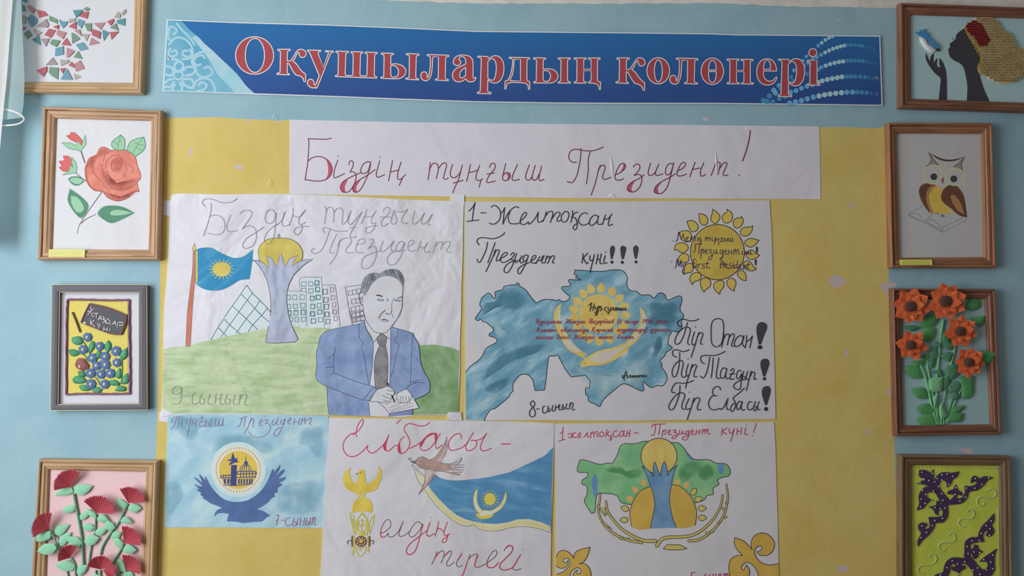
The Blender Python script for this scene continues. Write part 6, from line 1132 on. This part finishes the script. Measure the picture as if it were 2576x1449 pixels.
bk = fo_.mb(); bk.stroke(R2, '365,825 230,905! 300,945 370,965 400,960;230,905 390,980 550,1067! 770,952;365,945 330,905 290,897 240,905;460,900 400,950;410,965 430,945 470,960 540,1022! 735,935;540,1022 550,1062;400,965 430,990 550,1055', M_OBK, 1.4); bk.build('book_drawing')
m = fo_.mb(); m.fill(R2, '390,640 440,635 520,650 545,690 540,770 590,830 645,882! 560,897 480,890 430,895! 390,820', M_OY)
m.fill(R2, '383,622! 440,618 490,640! 430,670 400,740 420,830 435,897! 370,810 333,710 345,650', M_OB); m.fill(R2, '440,648 490,642 450,680 425,740 440,830 470,890! 440,893! 405,800 400,710', M_OT)
m.fill(R2, '548,690 590,645 640,632 690,655 735,720 755,800 772,932! 700,912 620,845 560,800 533,750', M_OB); m.fill(R2, '622,735 660,732 712,800 748,903! 690,872 640,802', M_OT)
m.fill(R2, '420,338! 440,400 425,440 400,465! 450,470 512,455! 470,400', M_OG); m.fill(R2, '750,378! 725,440 729,502! 690,480 640,472! 700,430', M_OG)
m.fill(R2, '418,335! 510,383 580,402 660,400 752,377! 690,405 640,418 570,418 500,396', M_OD)
m.stroke(R2, '420,340 442,400 428,440 400,465;435,360 470,410 510,450;750,380 722,440 729,502;735,390 690,440 645,470', M_OD, 1.4)
for x, y, rx, ry, px, py in ((458, 540, 82, 88, 468, 560), (660, 563, 84, 78, 650, 580)):
    m.ell(R2, x, y, rx, ry, MATS['paper_owl_sheet']); m.ring_px([R2(*p) for p in ellipse_pts(x, y, rx, ry, 40)], M_OYL, 1.8); m.ell(R2, px, py, 31, 31, M_PUP)
m.fill(R2, '548,560! 561,590 549,627! 536,598', M_OR); m.stroke(R2, '500,885 480,890;500,885 515,905;545,905 530,925;545,905 548,930;545,905 562,925', M_OD, 1.3); m.build('owl_drawing')
M_STKR = paint('lime_label_paper', (182, 184, 66), .46, rough=.6); M_STKRL = paint('lime_label_lines', (126, 130, 48), .46, rough=.6)
sticker(fo_, R2, ((163, 1316), (450, 1316), (460, 1382), (170, 1385)), .0168, M_STKR, M_STKRL)
# orange paper flowers
fg = Thing('picture_frame', 'dark wooden frame with orange paper flowers spilling over its top edge', 'framed picture', (2384, 1096), .006)
I7 = [(2267, 750), (2479, 752.3), (2493, 1067.9), (2274, 1070.7)]
frame(fg, [(2244, 725), (2504.4, 726.9), (2520, 1093.3), (2252.5, 1097.6)], I7, WR2, PROF, .016)
picture(fg, I7, paint('grey_teal_card', (112, 140, 144), .42, rough=.8), name='sheet')
M_OP = paint('orange_paper', (190, 86, 38), .46, rough=.65, rgb2=(176, 76, 34), nscale=30); M_OC = paint('dark_flower_center', (64, 44, 38), .42, rough=.8)
M_LG = paint('green_paper', (62, 124, 72), .42, rough=.7, rgb2=(52, 106, 64), nscale=18); M_LGD = paint('green_paper_dark', (58, 104, 78), .42, rough=.7); M_LGL = paint('green_paper_pale', (88, 146, 104), .42, rough=.7); M_SG = paint('green_paper_stem', (82, 142, 96), .42, rough=.7)
for s, w in (('325,740 390,920 440,1150 480,1300', 22), ('385,680 420,900 450,1050 492,1300', 16), ('540,370 512,560 490,800', 20), ('640,580 640,640 600,800 560,1000 520,1240', 14), ('490,800 478,1000 490,1290', 16), ('700,890 620,1060 560,1290', 12), ('770,880 660,1060 575,1290', 12), ('470,1150 505,1300', 14), ('520,1240 520,1300', 14), ('548,1230 540,1300', 12)):
    m = fg.mb(); m.cord(R3, s, w/2/3.534, .0085, M_SG, sides=6); m.build('stem')
LF7 = ['735,250! 790,180 870,200 862,262 790,287', '788,350! 910,335! 900,402 850,425', '325,432! 390,338 512,330! 470,412 380,452', '343,470! 400,418 472,450 450,542 368,557', '868,640! 1017,660! 970,742 908,752', '188,800! 240,773 342,800 358,882 270,887 213,850', '410,910 450,883 537,880! 520,992 428,1002', '253,985! 350,970 402,1010 412,1072! 310,1062', '303,1150! 380,1113 452,1140 472,1202 340,1202', '298,1250! 400,1203 472,1230 482,1305 350,1305', '448,1060 492,1023! 490,1090 463,1157 455,1110', '503,1160 525,1103! 577,1222! 520,1252', '568,960! 640,918 712,930 680,1012 600,1022', '688,880 800,868 812,950 800,1042 720,1072 698,980', '598,1150! 732,1128! 720,1162 640,1202', '558,1280! 600,1198 722,1198! 700,1272', '418,640! 482,608 502,702 428,712', '508,700! 560,658 642,665! 600,742', '428,830! 520,813 542,882!', '328,700! 382,678 392,742', '560,800 640,760 690,830 620,900 570,870', '385,720! 430,800 470,760 460,690', '520,590! 600,560 655,600 590,640', '545,470! 520,560 590,600 610,520', '470,560! 500,620 540,590', '520,900! 590,840 600,960 540,1000', '600,1040! 650,1000 690,1060 620,1090', '250,745! 330,730 380,760 300,790', '180,430! 260,420 330,440 250,470']
for k, s in enumerate(LF7):
    m = fg.mb(); mt = (M_LGL if k in (6, 10, 11) else M_LGD if k in (12, 16, 17, 18, 20, 21, 22, 23, 24, 25, 26) else M_LG); dd = .013 if k in (4, 6, 10, 11) else .0085
    m.dome(closed_curve(parse(R3, s), 2), dd, dd+.0007, .003, mt); m.build('leaf')
def pflower(x, y, r, n, ph, d, k):
    random.seed(k); m = fg.mb()
    for layer, (rr, dd, off) in enumerate(((1.0, d, 0), (.74, d+.004, math.pi/n))):
        for i in range(n):
            a = ph+off+2*math.pi*i/n+random.uniform(-.06, .06); L = r*rr*random.uniform(.93, 1.05); w = .74
            pl = [(0, 0, 0), (L*.42, -w*L*.5, .004), (L*.74, -w*L*.36, .005), (L, 0, .005+random.uniform(0, .005)), (L*.74, w*L*.36, .005), (L*.42, w*L*.5, .004), (L*.6, 0, .0055)]
            vs = [P(*R3(x+u*math.cos(a)-v*math.sin(a), y+u*math.sin(a)+v*math.cos(a)), dd+h+.0007*i) for u, v, h in pl]
            m.raw(vs, [(0, 6, 1), (1, 6, 2), (2, 6, 3), (3, 6, 4), (4, 6, 5), (5, 6, 0)], M_OP)
    o = m.build('paper_flower')
    m = fg.mb(); m.dome([R3(*p) for p in ellipse_pts(x, y, r*.27, r*.27, 20)], d+.004, d+.016, .002, M_OC); m.build('flower_center', o)
for k, f in enumerate(((258, 250, 168, 8, .2, .016), (570, 203, 178, 8, .5, .016), (258, 595, 146, 6, .15, .016), (700, 472, 150, 7, .3, .014), (777, 748, 143, 8, .1, .016))): pflower(*f, k)
# purple felt ornament
fz = Thing('picture_frame', 'brown framed lime green panel with a purple beaded scroll ornament', 'framed picture', (2406, 1520), .006)
I8 = [(2294, 1170.7), (2515, 1171.8), (2519, 1493), (2296.5, 1493)]
frame(fz, [(2264, 1144.3), (2541.6, 1147.6), (2550, 1520), (2264, 1520)], I8, WR3, PROF, .016)
picture(fz, I8, paint('lime_felt', (152, 164, 44), .41, rough=.9, rgb2=(140, 152, 38), nscale=30), name='felt_panel')
M_FELT = paint('purple_felt', (58, 44, 72), .48, rough=.95); M_BEAD = paint('pearl_bead', (206, 200, 220), .42, rough=.25, spec=.6); M_SILV = paint('silver_bead_string', (160, 160, 150), .42, rough=.35, metal=.5)
def felt(polys, name):
    m = fz.mb()
    for k, s in enumerate(polys): m.slab(closed_curve(parse(R4, s), 1.5), .006, .0078+k*3e-6, M_FELT)
    return m.build(name)
UL = ['330,240! 395,238 455,268 490,320 505,370 470,405 400,352 333,312', '488,228! 498,325! 478,340! 463,300', '303,397! 370,360 445,360 495,392 450,425 380,405', '515,410! 520,330 560,282 620,262 700,270 787,254! 765,310 712,350 690,400 648,437! 643,390 620,360 580,360 548,415', '475,425! 400,433 350,480 325,540 330,620 303,700! 380,672 420,620 490,582! 440,562 413,530 428,496 492,488',
      '475,370! 540,370! 570,450 640,540 690,590 650,650 585,612 520,510 465,455', '630,560! 700,567 732,522 690,518 652,510 670,478 720,460! 748,403! 772,465! 820,500 815,532 770,520 760,560 810,557 850,510 853,418! 930,422 990,388 960,370 923,387 930,330 970,304 1020,335 1080,310 1178,325! 1110,360 1060,420 990,470 905,487 880,550 830,610 740,632 640,628',
      '595,605! 580,640 560,590 528,600 520,640 437,660! 490,690 515,742 552,757! 548,710 590,690 600,742 570,770 438,777! 450,880 420,912 388,900! 420,870 410,845 350,843 318,880 330,930 352,960 313,1050 318,1113! 370,1040 440,980 500,900 520,845 600,837 657,762 657,645!']
LR = ['1187,733! 1120,810 1050,880 1010,960 1000,1003 920,1010 858,1060 850,1150 848,1240 900,1330 960,1400 1000,1460! 1140,1460! 1192,1380 1190,1300 1195,1210 1218,1137! 1140,1190 1080,1230 1018,1287! 1100,1290 1112,1340 1070,1377 1010,1340 950,1260 913,1210 930,1190 960,1252 1000,1230 1010,1200 1063,1173! 1010,1140 1000,1100 960,1093 950,1130 920,1142 918,1090 1000,1062 1073,1060! 1060,990 1080,940 1122,928! 1095,987 1140,997 1180,960 1182,910 1160,870 1187,810',
      '862,1250! 800,1240 700,1243 640,1290 613,1360 600,1410 530,1430 480,1475! 640,1475! 680,1400 690,1330 720,1308 752,1340! 700,1350 718,1390 760,1400 778,1445! 800,1400 862,1360! 850,1330 810,1330 820,1308 870,1320 940,1400 950,1460! 1005,1460!']
u = felt(UL, 'felt_ornament'); l = felt(LR, 'felt_ornament')
BD = ((360, 263), (383, 343), (340, 385), (483, 278), (440, 358), (505, 375), (537, 335), (590, 292), (650, 285), (715, 310), (590, 352), (668, 400), (368, 470), (405, 515), (352, 570), (470, 590), (398, 618), (345, 660), (553, 428), (492, 478), (588, 508), (600, 585), (685, 570), (750, 440), (740, 518), (795, 592), (857, 547), (870, 445), (965, 445), (1048, 402), (972, 335), (1125, 330), (512, 668), (570, 680), (622, 672), (597, 790), (508, 815), (478, 872), (362, 878), (413, 952), (352, 1010),
      (1150, 820), (1095, 873), (1137, 910), (1133, 983), (1038, 963), (1018, 1043), (935, 1048), (878, 1112), (888, 1193), (955, 1175), (1020, 1183), (1170, 1210), (1068, 1262), (1147, 1290), (995, 1357), (945, 1382), (1098, 1378), (1025, 1430), (850, 1285), (768, 1310), (707, 1275), (648, 1355), (780, 1425), (570, 1437), (1170, 1365))
bd = bpy.data.meshes.new('bead'); import bmesh
b_ = bmesh.new(); bmesh.ops.create_uvsphere(b_, u_segments=10, v_segments=6, radius=.00145); b_.to_mesh(bd); b_.free(); bd.materials.append(M_BEAD); bd.polygons.foreach_set('use_smooth', [True]*len(bd.polygons))
for x, y in BD:
    o = bpy.data.objects.new('bead', bd); COL.objects.link(o); o.parent = fz.root; o.location = P(*R4(x, y), .0088)-fz.org
def beads(s, r, gap, name, mat, d=.0072):
    q = smooth_open([p for p, _ in parse(R4, s)], .8); m = fz.mb(); last = None
    for p in q:
        if last is None or math.dist(p, last) >= gap:
            m.dome(ellipse_pts(p[0], p[1], r, r, 8), .006, d, .0009, mat); last = p
    m.build(name, smooth=True)
for s in ('1120,465 1150,452 1195,470 1210,510 1190,545 1120,555 1050,543 1005,565 995,610 1020,645 1060,640 1080,605', '880,712 905,690 945,700 958,745 935,790 880,800 815,795 782,830 785,865 820,890 855,880', '662,985 690,962 725,965 742,1010 720,1055 650,1065 590,1070 555,1105 570,1150 605,1165 630,1140', '445,1225 470,1203 515,1215 528,1260 500,1305 440,1325 380,1325 330,1345 318,1390 345,1425 385,1420'): beads(s, 1.15, 2.0, 'beaded_swirl', M_SILV)
beads('262,212 262,500 270,900 277,1210', 1.4, 2.6, 'bead_border', M_SILV); beads('270,205 700,205 1000,212 1220,222', 1.4, 2.6, 'bead_border', M_SILV); beads('1235,690 1238,900 1240,1300', 1.4, 2.6, 'bead_border', M_SILV)
